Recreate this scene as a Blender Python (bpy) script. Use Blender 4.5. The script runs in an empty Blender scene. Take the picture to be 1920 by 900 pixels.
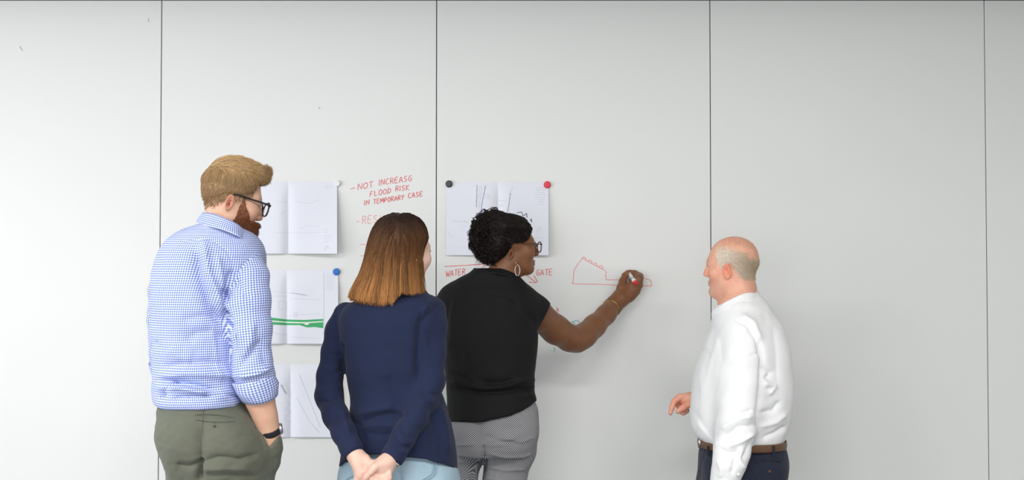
import bpy, math, random
import numpy as np
random.seed(7); RNG = np.random.default_rng(11)
scene = bpy.context.scene
COL = scene.collection
# ------------------------------------------------------------------ camera
FPX, CX, CY = 2000.0, 960.0, 450.0          # focal length in pixels of the 1920x900 frame
CAMH = 1.52
PITCH = math.radians(1.3)
ROLL = math.radians(0.08)
WALLY = 4.38                                 # distance of the whiteboard wall
cam_d = bpy.data.cameras.new('camera'); cam = bpy.data.objects.new('camera', cam_d); COL.objects.link(cam)
cam_d.sensor_width = 36.0; cam_d.lens = 36.0 * FPX / 1920.0; cam_d.clip_start = 0.05
cam.location = (0, 0, CAMH); cam.rotation_euler = (math.pi/2 + PITCH, ROLL*0, 0)
scene.camera = cam
# ------------------------------------------------------------------ world, lights, exposure
w = bpy.data.worlds.new('daylight'); scene.world = w; w.use_nodes = True
bg = w.node_tree.nodes['Background']; bg.inputs['Color'].default_value = (0.80, 0.90, 1.0, 1); bg.inputs['Strength'].default_value = 1.0
def area(name, loc, rot, sx, sy, power, color=(1, 1, 1)):
    d = bpy.data.lights.new(name, 'AREA'); d.shape = 'RECTANGLE'; d.size = sx; d.size_y = sy; d.energy = power; d.color = color
    o = bpy.data.objects.new(name, d); COL.objects.link(o); o.location = loc; o.rotation_euler = rot
    return o
area('window_daylight_side', (-4.42, 0.4, 1.55), (0, -math.pi/2, 0), 2.1, 5.6, 120, (1.0, 0.99, 0.985))
area('window_daylight_rear', (-1.9, -3.42, 1.6), (math.pi/2, 0, 0), 4.5, 1.9, 105, (1.0, 0.99, 0.98))
vs = scene.view_settings
vs.view_transform = 'Standard'; vs.look = 'None'; vs.gamma = 1.0; vs.use_curve_mapping = False
vs.exposure = -0.02
# ------------------------------------------------------------------ projection helpers (pixel + real distance -> world point)
cp, sp_ = math.cos(PITCH), math.sin(PITCH)
def W(px, py, depth):
    rx = (px-CX)/FPX; uz = (CY-py)/FPX
    y = cp - uz*sp_; z = sp_ + uz*cp
    t = depth/y
    return np.array([rx*t, depth, CAMH + z*t])
def proj(V):
    x = V[:, 0]; y = V[:, 1]; z = V[:, 2]-CAMH
    f = y*cp + z*sp_; u = -y*sp_ + z*cp
    return CX + FPX*x/f, CY - FPX*u/f
# ------------------------------------------------------------------ materials
MATS = {}
def principled(name, color=(0.8, 0.8, 0.8), rough=0.6, metal=0.0, spec=0.5, sheen=0.0, attr=None, bump=None, trans=0.0, sss=0.0):
    m = bpy.data.materials.new(name); m.use_nodes = True; nt = m.node_tree; b = nt.nodes['Principled BSDF']
    b.inputs['Base Color'].default_value = (*color, 1); b.inputs['Roughness'].default_value = rough
    b.inputs['Metallic'].default_value = metal; b.inputs['Specular IOR Level'].default_value = spec
    if sheen: b.inputs['Sheen Weight'].default_value = sheen
    if trans: b.inputs['Transmission Weight'].default_value = trans
    if sss:
        b.inputs['Subsurface Weight'].default_value = sss; b.inputs['Subsurface Radius'].default_value = (0.012, 0.005, 0.003); b.inputs['Subsurface Scale'].default_value = 0.5
    if attr:
        a = nt.nodes.new('ShaderNodeAttribute'); a.attribute_name = attr
        nt.links.new(a.outputs['Color'], b.inputs['Base Color'])
    if bump:
        scale, strength, dist = bump
        tc = nt.nodes.new('ShaderNodeTexCoord'); n = nt.nodes.new('ShaderNodeTexNoise'); bp = nt.nodes.new('ShaderNodeBump')
        n.inputs['Scale'].default_value = scale; n.inputs['Detail'].default_value = 4
        bp.inputs['Strength'].default_value = strength; bp.inputs['Distance'].default_value = dist
        nt.links.new(tc.outputs['Object'], n.inputs['Vector']); nt.links.new(n.outputs['Fac'], bp.inputs['Height']); nt.links.new(bp.outputs['Normal'], b.inputs['Normal'])
    MATS[name] = m
    return m
def math_node(nt, op, a, b=None):
    n = nt.nodes.new('ShaderNodeMath'); n.operation = op
    for i, v in enumerate((a, b)):
        if v is None: continue
        if isinstance(v, (int, float)): n.inputs[i].default_value = v
        else: nt.links.new(v, n.inputs[i])
    return n.outputs[0]
def mixcol(nt, fac, a, b):
    n = nt.nodes.new('ShaderNodeMix'); n.data_type = 'RGBA'
    if isinstance(fac, (int, float)): n.inputs[0].default_value = fac
    else: nt.links.new(fac, n.inputs[0])
    for i, v in ((6, a), (7, b)):
        if isinstance(v, tuple): n.inputs[i].default_value = (*v, 1)
        else: nt.links.new(v, n.inputs[i])
    return n.outputs[2]
def noisy(name, c1, c2, scale, rough=0.8, sheen=0.0, bump=0.0, stretch=(1, 1, 1), spec=0.3, bscale=None):
    m = principled(name, c1, rough, spec=spec, sheen=sheen); nt = m.node_tree; b = nt.nodes['Principled BSDF']
    tc = nt.nodes.new('ShaderNodeTexCoord'); mp = nt.nodes.new('ShaderNodeMapping'); mp.inputs['Scale'].default_value = stretch
    n = nt.nodes.new('ShaderNodeTexNoise'); n.inputs['Scale'].default_value = scale; n.inputs['Detail'].default_value = 5
    nt.links.new(tc.outputs['Object'], mp.inputs['Vector']); nt.links.new(mp.outputs['Vector'], n.inputs['Vector'])
    nt.links.new(mixcol(nt, n.outputs['Fac'], c1, c2), b.inputs['Base Color'])
    if bump:
        bp = nt.nodes.new('ShaderNodeBump'); bp.inputs['Strength'].default_value = bump; bp.inputs['Distance'].default_value = 0.002
        n2 = n
        if bscale:
            n2 = nt.nodes.new('ShaderNodeTexNoise'); n2.inputs['Scale'].default_value = bscale; nt.links.new(tc.outputs['Object'], n2.inputs['Vector'])
        nt.links.new(n2.outputs['Fac'], bp.inputs['Height']); nt.links.new(bp.outputs['Normal'], b.inputs['Normal'])
    return m
# ------------------------------------------------------------------ object helpers
def tag(o, label=None, category=None, group=None, kind=None):
    for k, v in (('label', label), ('category', category), ('group', group), ('kind', kind)):
        if v: o[k] = v
    return o
def root_loc(p):
    l = np.zeros(3)
    while p is not None:
        l = l + np.array(p.location); p = p.parent
    return l
def link(name, me, parent=None, mat=None):
    o = bpy.data.objects.new(name, me); COL.objects.link(o)
    if mat is not None: me.materials.append(mat)
    if parent is not None: o.parent = parent
    return o
def mesh(name, V, Fs, mat, parent=None, smooth=True, col=None, uv=None):
    """V world coordinates; quads/tris array; parent offset removed so the child sits at its parent's origin"""
    V = np.asarray(V, dtype=np.float64)
    if parent is not None: V = V - root_loc(parent)
    Fs = np.asarray(Fs, dtype=np.int32); n = Fs.shape[1]
    me = bpy.data.meshes.new(name)
    me.vertices.add(len(V)); me.vertices.foreach_set('co', V.astype(np.float32).ravel())
    me.loops.add(Fs.size); me.loops.foreach_set('vertex_index', Fs.ravel())
    me.polygons.add(len(Fs)); me.polygons.foreach_set('loop_start', np.arange(0, Fs.size, n, dtype=np.int32)); me.polygons.foreach_set('loop_total', np.full(len(Fs), n, dtype=np.int32))
    me.polygons.foreach_set('use_smooth', np.full(len(Fs), bool(smooth)))
    if col is not None:
        a = me.attributes.new('col', 'FLOAT_COLOR', 'POINT'); c = np.ones((len(V), 4), np.float32); c[:, :3] = col; a.data.foreach_set('color', c.ravel())
    if uv is not None:
        l = me.uv_layers.new(name='cloth'); l.data.foreach_set('uv', np.asarray(uv, np.float32).ravel())
    me.update(calc_edges=True)
    return link(name, me, parent, mat)
def join_geo(parts):
    Vs, Fs, Cs, off = [], [], [], 0
    for p in parts:
        Vs.append(p[0]); Fs.append(p[1]+off); off += len(p[0])
        if len(p) > 2: Cs.append(p[2])
    return np.concatenate(Vs), np.concatenate(Fs), (np.concatenate(Cs) if Cs else None)
def box_geo(lo, hi):
    x0, y0, z0 = lo; x1, y1, z1 = hi
    V = np.array([[x0,y0,z0],[x1,y0,z0],[x1,y1,z0],[x0,y1,z0],[x0,y0,z1],[x1,y0,z1],[x1,y1,z1],[x0,y1,z1]], float)
    F = np.array([[0,3,2,1],[4,5,6,7],[0,1,5,4],[1,2,6,5],[2,3,7,6],[3,0,4,7]])
    return V, F
def box(name, lo, hi, mat, parent=None, bevel=0.0):
    V, F = box_geo(lo, hi); o = mesh(name, V, F, mat, parent, smooth=False)
    if bevel:
        b = o.modifiers.new('bevel', 'BEVEL'); b.width = bevel; b.segments = 2
    return o
def tube_geo(path, rad, n=8, closed=False, caps=True):
    P = np.asarray(path, float); m = len(P); rad = np.broadcast_to(np.asarray(rad, float), (m,))
    if closed: T = np.roll(P, -1, 0)-np.roll(P, 1, 0)
    else: T = np.gradient(P, axis=0)
    T /= np.linalg.norm(T, axis=1)[:, None]+1e-12
    N = np.zeros_like(P); ref = np.array([0.0, 0, 1]) if abs(T[0, 2]) < 0.8 else np.array([1.0, 0, 0])
    v = np.cross(T[0], ref); v /= np.linalg.norm(v)
    for i in range(m):
        v = v - T[i]*np.dot(v, T[i]); v /= np.linalg.norm(v)+1e-12; N[i] = v
    B = np.cross(T, N); a = np.arange(n)*2*math.pi/n
    V = (P[:, None, :] + rad[:, None, None]*(np.cos(a)[None, :, None]*N[:, None, :] + np.sin(a)[None, :, None]*B[:, None, :])).reshape(-1, 3)
    Fs = []
    for i in range(m if closed else m-1):
        j = (i+1) % m
        for k in range(n):
            l = (k+1) % n
            Fs.append([i*n+k, i*n+l, j*n+l, j*n+k])
    if caps and not closed:
        V = np.concatenate([V, P[:1], P[-1:]]); c0, c1 = m*n, m*n+1
        for k in range(0, n):
            l = (k+1) % n
            Fs.append([c0, l, k, k]); Fs.append([c1, (m-1)*n+k, (m-1)*n+l, (m-1)*n+l])
    return V, np.array(Fs)
def tri_fix(F): return F
def tube(name, path, rad, mat, parent=None, n=8, closed=False):
    V, F = tube_geo(path, rad, n, closed)
    o = mesh_poly(name, V, F, mat, parent)
    return o
def mesh_poly(name, V, F, mat, parent=None, smooth=True):
    """quads where a repeated last index means a triangle"""
    V = np.asarray(V, float)
    if parent is not None: V = V - root_loc(parent)
    me = bpy.data.meshes.new(name)
    me.from_pydata([tuple(v) for v in V], [], [tuple(f[:3]) if f[2] == f[3] else tuple(f) for f in F.tolist()])
    me.polygons.foreach_set('use_smooth', np.full(len(me.polygons), smooth)); me.update()
    return link(name, me, parent, mat)
def catmull(P, n, closed=False):
    P = np.asarray(P, float); m = len(P)
    t = np.linspace(0, m if closed else m-1, n, endpoint=not closed)
    i = np.minimum(np.floor(t).astype(int), m-1 if closed else m-2); f = (t-i)[:, None]
    if closed: g = lambda k: P[(i+k) % m]
    else: g = lambda k: P[np.clip(i+k, 0, m-1)]
    p0, p1, p2, p3 = g(-1), g(0), g(1), g(2)
    return 0.5*((2*p1)+(-p0+p2)*f+(2*p0-5*p1+4*p2-p3)*f*f+(-p0+3*p1-3*p2+p3)*f**3)
def sheet_geo(curves):
    G = np.stack(curves); r, c = G.shape[:2]
    idx = np.arange(r*c).reshape(r, c)
    F = np.stack([idx[:-1, :-1], idx[:-1, 1:], idx[1:, 1:], idx[1:, :-1]], -1).reshape(-1, 4)
    return G.reshape(-1, 3), F
# ------------------------------------------------------------------ implicit-surface modelling
def smin(a, b, k):
    if k <= 0: return np.minimum(a, b)
    h = np.maximum(k-np.abs(a-b), 0)/k
    return np.minimum(a, b)-h*h*k*0.25
def smax(a, b, k): return -smin(-a, -b, k)
def ell(q, c, r):
    r = np.asarray(r, np.float32); c = np.asarray(c, np.float32)
    a = (q-c)/r; k0 = np.sqrt((a*a).sum(-1)); k1 = np.sqrt(((a/r)**2).sum(-1))+1e-9
    return k0*(k0-1)/k1
def rcone(q, a, b, ra, rb, sy=1.0):
    a = np.asarray(a, np.float32); b = np.asarray(b, np.float32)
    ab = b-a; pa = q-a
    t = np.clip((pa@ab)/max(float(ab@ab), 1e-9), 0, 1)
    e = pa-t[..., None]*ab
    if sy != 1.0: e = e*np.array([1, 1.0/sy, 1], np.float32)
    return np.sqrt((e*e).sum(-1))-(ra+(rb-ra)*t)
def axis(lo, hi, h, fine=()):
    pts = [lo]; x = lo
    while x < hi:
        s = h
        for a, b, hf in fine:
            if x < a: dist = a-x
            elif x > b: dist = x-b
            else: dist = 0
            s = min(s, hf+max(0.0, dist*0.25))
        x += s; pts.append(x)
    return np.array(pts, np.float32)
class Vol:
    def __init__(s, lo, hi, h, fine=((), (), ())):
        s.ax = [axis(lo[i], hi[i], h if np.isscalar(h) else h[i], fine[i]) for i in range(3)]
        s.d = np.full([len(a) for a in s.ax], 1e3, np.float32)
    def sub(s, lo, hi, pad):
        sl = []
        for i in range(3):
            a = np.searchsorted(s.ax[i], lo[i]-pad); b = np.searchsorted(s.ax[i], hi[i]+pad)
            sl.append(slice(max(a-1, 0), min(b+1, len(s.ax[i]))))
        sl = tuple(sl)
        X, Y, Z = np.meshgrid(s.ax[0][sl[0]], s.ax[1][sl[1]], s.ax[2][sl[2]], indexing='ij')
        return sl, np.stack([X, Y, Z], -1)
    def put(s, sl, d, k): s.d[sl] = smin(s.d[sl], d, k)
    def cone(s, a, b, ra, rb, k=0.01, sy=1.0):
        a = np.asarray(a); b = np.asarray(b); m = max(ra, rb)*max(1, sy)
        sl, q = s.sub(np.minimum(a, b)-m, np.maximum(a, b)+m, k+0.03)
        s.put(sl, rcone(q, a, b, ra, rb, sy), k)
    def chain(s, pts, k=0.01, k0=None, sy=1.0):
        """pts: list of (world point, radius); built as one limb, blended into the rest with k0"""
        P = np.array([p for p, _ in pts]); R = np.array([r for _, r in pts]); m = R.max()*max(1, sy)
        sl, q = s.sub(P.min(0)-m, P.max(0)+m, max(k, k0 or 0)+0.03)
        d = None
        for i in range(len(pts)-1):
            e = rcone(q, P[i], P[i+1], R[i], R[i+1], sy)
            d = e if d is None else smin(d, e, k)
        s.put(sl, d, k if k0 is None else k0)
    def ellipsoid(s, c, r, k=0.01, M=None):
        m = max(r); c = np.asarray(c)
        sl, q = s.sub(c-m, c+m, k+0.03)
        if M is None: s.put(sl, ell(q, c, r), k)
        else: s.put(sl, ell((q-c.astype(np.float32))@np.asarray(M, np.float32).T, (0, 0, 0), r), k)
    def loft(s, rows, k=0.01, n=2.3, grow=0.0, cap=0.01):
        """rows: (z, x centre, half width, y centre, half depth) from top to bottom"""
        R = np.array(rows, float); R = R[np.argsort(R[:, 0])]; z0, z1 = R[0, 0], R[-1, 0]; m = max(R[:, 2].max(), R[:, 4].max())
        sl, q = s.sub((min(R[:, 1]-R[:, 2]), min(R[:, 3]-R[:, 4]), z0), (max(R[:, 1]+R[:, 2]), max(R[:, 3]+R[:, 4]), z1), k+0.03+max(grow, 0))
        s.put(sl, loft_d(q, R, n, grow, cap), k)
    def cut(s, fn):
        """intersect with the region where fn(points) < 0"""
        X, Y, Z = np.meshgrid(*s.ax, indexing='ij'); s.d = np.maximum(s.d, fn(X, Y, Z))
    def mesh(s, smooth=0):
        V, F = surface_nets(s.d, s.ax)
        for _ in range(smooth): V = laplace(V, F, 0.5)
        return V, F
    def sample(s, P):
        """trilinear value and gradient on a regular grid"""
        h = [a[1]-a[0] for a in s.ax]; g = [np.clip((P[:, i]-s.ax[i][0])/h[i], 0, len(s.ax[i])-1.001) for i in range(3)]
        i0 = [x.astype(int) for x in g]; f = [x-i for x, i in zip(g, i0)]
        c = {}
        for a in (0, 1):
            for b in (0, 1):
                for e in (0, 1): c[a, b, e] = np.minimum(s.d[i0[0]+a, i0[1]+b, i0[2]+e], 0.2)
        def L(fx, fy, fz):
            r = 0
            for (a, b, e), v in c.items(): r = r+v*(fx if a else 1-fx)*(fy if b else 1-fy)*(fz if e else 1-fz)
            return r
        v = L(*f)
        o, z = np.ones_like(f[0]), np.zeros_like(f[0])
        G = np.stack([L(o, f[1], f[2])-L(z, f[1], f[2]), L(f[0], o, f[2])-L(f[0], z, f[2]), L(f[0], f[1], o)-L(f[0], f[1], z)], -1)
        G /= np.linalg.norm(G, axis=1)[:, None]+1e-9
        return v, G
def interp_rows(z, R):
    zz = R[:, 0]; out = []
    # monotone cubic through the rows
    for c in range(1, R.shape[1]):
        y = R[:, c]; h = np.diff(zz); dl = np.diff(y)/h
        m = np.zeros(len(y)); m[0] = dl[0]; m[-1] = dl[-1]
        for i in range(1, len(y)-1):
            m[i] = 0 if dl[i-1]*dl[i] <= 0 else 2*dl[i-1]*dl[i]/(dl[i-1]+dl[i])
        i = np.clip(np.searchsorted(zz, z)-1, 0, len(h)-1); t = np.clip((z-zz[i])/h[i], 0, 1)
        out.append((2*t**3-3*t*t+1)*y[i]+(t**3-2*t*t+t)*h[i]*m[i]+(-2*t**3+3*t*t)*y[i+1]+(t**3-t*t)*h[i]*m[i+1])
    return out
def loft_d(q, R, n=2.3, grow=0.0, cap=0.01):
    z = q[0, 0, :, 2] if q.ndim == 4 else q[:, 2]
    xc, a, yc, b = [v.astype(np.float32) for v in interp_rows(np.clip(z, R[0, 0], R[-1, 0]), R)]
    a = a+grow; b = b+grow
    x = q[..., 0]; y = q[..., 1]
    u = np.abs(x-xc)/a; v = np.abs(y-yc)/b
    g = (u**n+v**n)**(1.0/n)+1e-6
    # divide by gradient length for a distance-like field
    gx = (u/g)**(n-1)/a; gy = (v/g)**(n-1)/b
    d = (g-1)/np.sqrt(gx*gx+gy*gy+1e-6)
    d = np.maximum(d, -np.minimum(a, b))
    Z = q[..., 2]
    return smax(d, np.maximum(Z-R[-1, 0], R[0, 0]-Z), cap)
def surface_nets(d, ax):
    s = d < 0; nx, ny, nz = d.shape
    cnt = np.zeros((nx-1, ny-1, nz-1), np.uint8)
    for a in (0, 1):
        for b in (0, 1):
            for c in (0, 1): cnt += s[a:nx-1+a, b:ny-1+b, c:nz-1+c]
    act = (cnt > 0) & (cnt < 8); I = np.argwhere(act); idx = np.full(act.shape, -1, np.int32); idx[act] = np.arange(len(I))
    P = np.zeros((len(I), 3)); N = np.zeros(len(I))
    cor = [(a, b, c) for a in (0, 1) for b in (0, 1) for c in (0, 1)]
    val = {c: d[I[:, 0]+c[0], I[:, 1]+c[1], I[:, 2]+c[2]].astype(np.float64) for c in cor}
    pos = {c: np.stack([ax[i][I[:, i]+c[i]] for i in range(3)], -1).astype(np.float64) for c in cor}
    for c in cor:
        for k in range(3):
            if c[k]: continue
            e = list(c); e[k] = 1; e = tuple(e); da, db = val[c], val[e]; m = (da < 0) != (db < 0)
            t = np.where(m, da/np.where(m, da-db, 1), 0)
            P += np.where(m[:, None], pos[c]+t[:, None]*(pos[e]-pos[c]), 0); N += m
    P /= N[:, None]
    Fs = []
    for k in range(3):
        u, v = (k+1) % 3, (k+2) % 3
        sl0 = [slice(1, -1)]*3; sl1 = [slice(1, -1)]*3; sl0[k] = slice(0, -1); sl1[k] = slice(1, None)
        A, B = s[tuple(sl0)], s[tuple(sl1)]; m = A != B; E = np.argwhere(m); flip = ~A[m]
        off = np.ones(3, int); off[k] = 0; E = E+off
        def cell(du, dv):
            q = E.copy(); q[:, u] += du; q[:, v] += dv
            return idx[q[:, 0], q[:, 1], q[:, 2]]
        quad = np.stack([cell(-1, -1), cell(0, -1), cell(0, 0), cell(-1, 0)], -1)
        quad[flip] = quad[flip][:, ::-1]; Fs.append(quad)
    return P, np.concatenate(Fs)
def laplace(V, F, f):
    n = len(V); a = F.ravel(); b = np.roll(F, -1, 1).ravel(); c = np.roll(F, 1, 1).ravel()
    deg = np.bincount(a, minlength=n)*2.0
    S = np.stack([np.bincount(a, V[b, i], n)+np.bincount(a, V[c, i], n) for i in range(3)], -1)
    return V+f*(S/np.maximum(deg, 1)[:, None]-V)
def normals(V, F):
    fn = np.cross(V[F[:, 2]]-V[F[:, 0]], V[F[:, 3]]-V[F[:, 1]]); n = len(V)
    N = np.stack([sum(np.bincount(F[:, j], fn[:, i], n) for j in range(4)) for i in range(3)], -1)
    return N/(np.linalg.norm(N, axis=1)[:, None]+1e-12)
_wk = RNG.normal(size=(6, 14, 3)); _wk /= np.linalg.norm(_wk, axis=2)[..., None]; _wp = RNG.uniform(0, 6.28, (6, 14))
def noise3(P, wl, seed=0, scale=(1, 1, 1)):
    """smooth pseudo-random field, about -1..1, with wavelength wl (metres)"""
    Q = P*np.array(scale)*(2*math.pi/wl); Q = Q+0.8*np.sin(Q[:, [1, 2, 0]]*0.53+seed)
    r = 0
    for i in range(14): r = r+np.sin(Q@_wk[seed % 6, i]*(0.6+0.06*i)+_wp[seed % 6, i])
    return r/4.0
def polyline_d(px, py, pts):
    """distance in pixels to a polyline, and the position 0..1 along it"""
    best = np.full(len(px), 1e9); bt = np.zeros(len(px)); P = np.asarray(pts, float); n = len(P)-1
    for i in range(n):
        a, b = P[i], P[i+1]; ab = b-a; L = ab@ab+1e-9
        t = np.clip(((px-a[0])*ab[0]+(py-a[1])*ab[1])/L, 0, 1)
        d = np.hypot(px-a[0]-t*ab[0], py-a[1]-t*ab[1]); m = d < best
        best = np.where(m, d, best); bt = np.where(m, (i+t)/n, bt)
    return best, bt
def wrinkle(V, F, folds, noise=()):
    """cloth relief: folds = (polyline, width px, height m) raised or sunk on the side that faces the room"""
    N = normals(V, F); px, py = proj(V); face = np.clip(-N[:, 1]*1.6+0.15, 0, 1); h = np.zeros(len(V))
    for pts, wd, amp in folds:
        d, t = polyline_d(px, py, pts)
        h += 1.45*amp*np.exp(-(d/wd)**1.35)*np.clip(np.minimum(t, 1-t)*6+0.25, 0, 1)*face
    for wl, amp, seed, sc in noise: h += amp*noise3(V, wl, seed, sc)
    return V+N*h[:, None]
def strands(paths, rad, cols, taper=0.35):
    """three-sided hair strands; paths (n,m,3); cols (n,m,3)"""
    n, m, _ = paths.shape
    T = np.gradient(paths, axis=1); T /= np.linalg.norm(T, axis=2)[..., None]+1e-9
    ref = np.zeros_like(T); ref[..., 1] = 1; ref[..., 0] = 0.31; ref[..., 2] = 0.17
    A = np.cross(T, ref); A /= np.linalg.norm(A, axis=2)[..., None]+1e-9; B = np.cross(T, A)
    r = (np.asarray(rad).reshape(-1, 1)*np.linspace(1, taper, m)[None, :])[..., None]
    V = np.stack([paths+r*(math.cos(a)*A+math.sin(a)*B) for a in (0, 2.094, 4.189)], 2)
    idx = np.arange(n*m*3).reshape(n, m, 3)
    F = np.stack([idx[:, :-1, :], np.roll(idx, -1, 2)[:, :-1, :], np.roll(idx, -1, 2)[:, 1:, :], idx[:, 1:, :]], -1).reshape(-1, 4)
    C = np.repeat(cols[:, :, None, :], 3, 2)
    return V.reshape(-1, 3), F, C.reshape(-1, 3)
def walk(vol, P, dirf, step, m, off, wander=0.0, keep=0.6):
    """strand paths that follow the surface of vol"""
    path = [P]; D = None; n = len(P); wob = RNG.normal(size=(n, 3))*wander
    off = np.broadcast_to(off, (n, m))
    step = np.broadcast_to(step, (n,))
    for j in range(1, m):
        v, G = vol.sample(P); d = dirf(P)+wob
        d = d-(d*G).sum(1)[:, None]*G; d /= np.linalg.norm(d, axis=1)[:, None]+1e-9
        D = d if D is None else D*keep+d*(1-keep); D = D/(np.linalg.norm(D, axis=1)[:, None]+1e-9)
        P = P+D*step[:, None]
        v, G = vol.sample(P); P = P-G*np.clip(v-off[:, j], -0.02, 0.02)[:, None]
        path.append(P)
    return np.stack(path, 1)
# ================================================================== the room
def wall_mat():
    m = principled('whiteboard_enamel', (0.80, 0.81, 0.81), 0.34, spec=0.35); nt = m.node_tree; b = nt.nodes['Principled BSDF']
    tc = nt.nodes.new('ShaderNodeTexCoord'); n = nt.nodes.new('ShaderNodeTexNoise'); n.inputs['Scale'].default_value = 1.3; n.inputs['Detail'].default_value = 3
    nt.links.new(tc.outputs['Object'], n.inputs['Vector'])
    nt.links.new(mixcol(nt, n.outputs['Fac'], (0.785, 0.80, 0.785), (0.805, 0.82, 0.805)), b.inputs['Base Color'])
    n2 = nt.nodes.new('ShaderNodeTexNoise'); n2.inputs['Scale'].default_value = 4; n2.inputs['Detail'].default_value = 2; nt.links.new(tc.outputs['Object'], n2.inputs['Vector'])
    nt.links.new(math_node(nt, 'ADD', math_node(nt, 'MULTIPLY', n2.outputs['Fac'], 0.2), 0.30), b.inputs['Roughness'])
    return m
M_BOARD = wall_mat()
M_GAP = principled('seam_dark_grey', (0.15, 0.155, 0.15), 0.7)
M_EDGE = principled('panel_edge_grey_green', (0.22, 0.27, 0.24), 0.5)
M_PLASTER = noisy('painted_plaster', (0.74, 0.74, 0.72), (0.78, 0.78, 0.76), 3.0, 0.9)
M_CEIL = noisy('ceiling_tile_white', (0.56, 0.56, 0.55), (0.60, 0.60, 0.585), 8.0, 0.95)
M_CARPET = noisy('grey_carpet', (0.16, 0.165, 0.17), (0.25, 0.25, 0.255), 260.0, 1.0, bump=0.6)
M_FRAME = principled('window_frame_aluminium', (0.55, 0.56, 0.57), 0.4, metal=0.6)
M_GLASS = principled('window_glass', (1, 1, 1), 0.02, trans=1.0)
M_ADDED_SOFFIT = principled('added_bulkhead_dark', (0.02, 0.02, 0.02), 0.8)
ZT = W(960, 1.0, WALLY)[2]                     # top edge of the panels
seam_x = [W(x, 450, WALLY)[0] for x in (300.0, 818.0, 1333.0, 1850.0)]
pw = (seam_x[3]-seam_x[0])/3.0
wall = box('wall_back', (-4.6, WALLY+0.012, 0), (4.6, WALLY+0.14, 2.95), M_GAP); tag(wall, 'far wall clad in tall white whiteboard panels with thin dark seams', kind='structure')
gap = 0.0040
xs = [seam_x[0]-3*pw, seam_x[0]-2*pw, seam_x[0]-pw] + seam_x + [seam_x[3]+pw, seam_x[3]+2*pw]
xs = [max(-4.4, min(4.4, x)) for x in xs]
panels = []
for i in range(len(xs)-1):
    if xs[i+1]-xs[i] < 0.05: continue
    p = box('panel', (xs[i]+gap/2, WALLY, 0.04), (xs[i+1]-gap/2, WALLY+0.0115, ZT), M_BOARD, wall, bevel=0.0012)
    panels.append((xs[i], xs[i+1], p))
def panel_at(x):
    for a, b, p in panels:
        if a <= x < b: return p
floor = box('floor', (-4.6, -3.6, -0.1), (4.6, WALLY+0.14, 0.0), M_CARPET); tag(floor, 'grey carpet floor', kind='structure')
ceil = box('ceiling', (-4.6, -3.6, 2.95), (4.6, WALLY+0.14, 3.05), M_CEIL); tag(ceil, 'white ceiling', kind='structure')
added_sof = box('added_bulkhead_1', (-4.4, WALLY-0.16, ZT+0.012), (4.4, WALLY+0.011, 2.949), M_ADDED_SOFFIT); tag(added_sof, 'added dark bulkhead, out of view, that shades the top of the whiteboard panels', kind='structure')  # bulkhead added above the view to block light from the panel tops
rw = box('wall_right', (4.4, -3.5, 0.001), (4.5, WALLY+0.01, 2.949), M_PLASTER); tag(rw, 'plain painted side wall on the right', kind='structure')
# ceiling luminaires: white boxes with an opal panel; rightmost added to brighten the right wall
M_OPAL = principled('opal_diffuser', (0.9, 0.9, 0.88), 0.5); M_OPAL.node_tree.nodes['Principled BSDF'].inputs['Emission Color'].default_value = (1, 0.98, 0.95, 1); M_OPAL.node_tree.nodes['Principled BSDF'].inputs['Emission Strength'].default_value = 2.0
for i, x in enumerate((-2.4, -0.3, 1.8)):
    lt = box('ceiling_light', (x-0.75, 0.55, 2.87), (x+0.75, 1.05, 2.9495), M_FRAME, None, bevel=0.004); tag(lt, ['opal ceiling panel light nearest the window wall', 'opal ceiling panel light in the middle of the room', 'added opal ceiling panel light farthest from the window wall, brightening the right wall'][i], 'ceiling light', 'ceiling panel lights')
    box('diffuser', (x-0.72, 0.58, 2.862), (x+0.72, 1.02, 2.8699), M_OPAL, lt)
    area('ceiling_panel_lamp', (x, 0.8, 2.855), (0, 0, 0), 1.44, 0.44, 56, (1.0, 0.98, 0.95))
# window walls: left side and behind the viewer
def window_wall(name, label, axis_, at, lo, hi, openings, zb, zt):
    parts = []; cur = lo
    def seg(a, b, z0, z1):
        if axis_ == 'x': parts.append(box_geo((at-0.1, a, z0), (at, b, z1)))
        else: parts.append(box_geo((a, at-0.1, z0), (b, at, z1)))
    for a, b in openings:
        seg(cur, a, 0.001, 2.949); seg(a, b, 0.001, zb); seg(a, b, zt, 2.949); cur = b
    seg(cur, hi, 0.001, 2.949)
    V, F, _ = join_geo(parts); o = mesh(name, V, F, M_PLASTER, None, smooth=False); tag(o, label, kind='structure')
    return o
window_wall('wall_left', 'window wall on the left side of the room', 'x', -4.5, -3.5, WALLY+0.01, [(-2.6, 3.4)], 0.45, 2.65)
window_wall('wall_front', 'window wall behind the viewer', 'y', -3.5, -4.4, 4.4, [(-4.2, 1.0)], 0.6, 2.6)
def window(name, label, axis_, at, a, b, z0, z1, n):
    fr = []
    def bar(u0, u1, v0, v1):
        if axis_ == 'x': fr.append(box_geo((at-0.07, u0, v0), (at-0.02, u1, v1)))
        else: fr.append(box_geo((u0, at-0.07, v0), (u1, at-0.02, v1)))
    bar(a, b, z0, z0+0.05); bar(a, b, z1-0.05, z1)
    for i in range(n+1):
        u = a+(b-a-0.05)*i/n; bar(u, u+0.05, z0+0.051, z1-0.051)
    V, F, _ = join_geo(fr); o = mesh(name, V, F, M_FRAME, None, smooth=False); tag(o, label, kind='structure')
window('window_1', 'wide window in the left side wall', 'x', -4.5, -2.6, 3.4, 0.45, 2.65, 4)
window('window_2', 'wide window behind the viewer', 'y', -3.5, -4.2, 1.0, 0.6, 2.6, 4)
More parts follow.
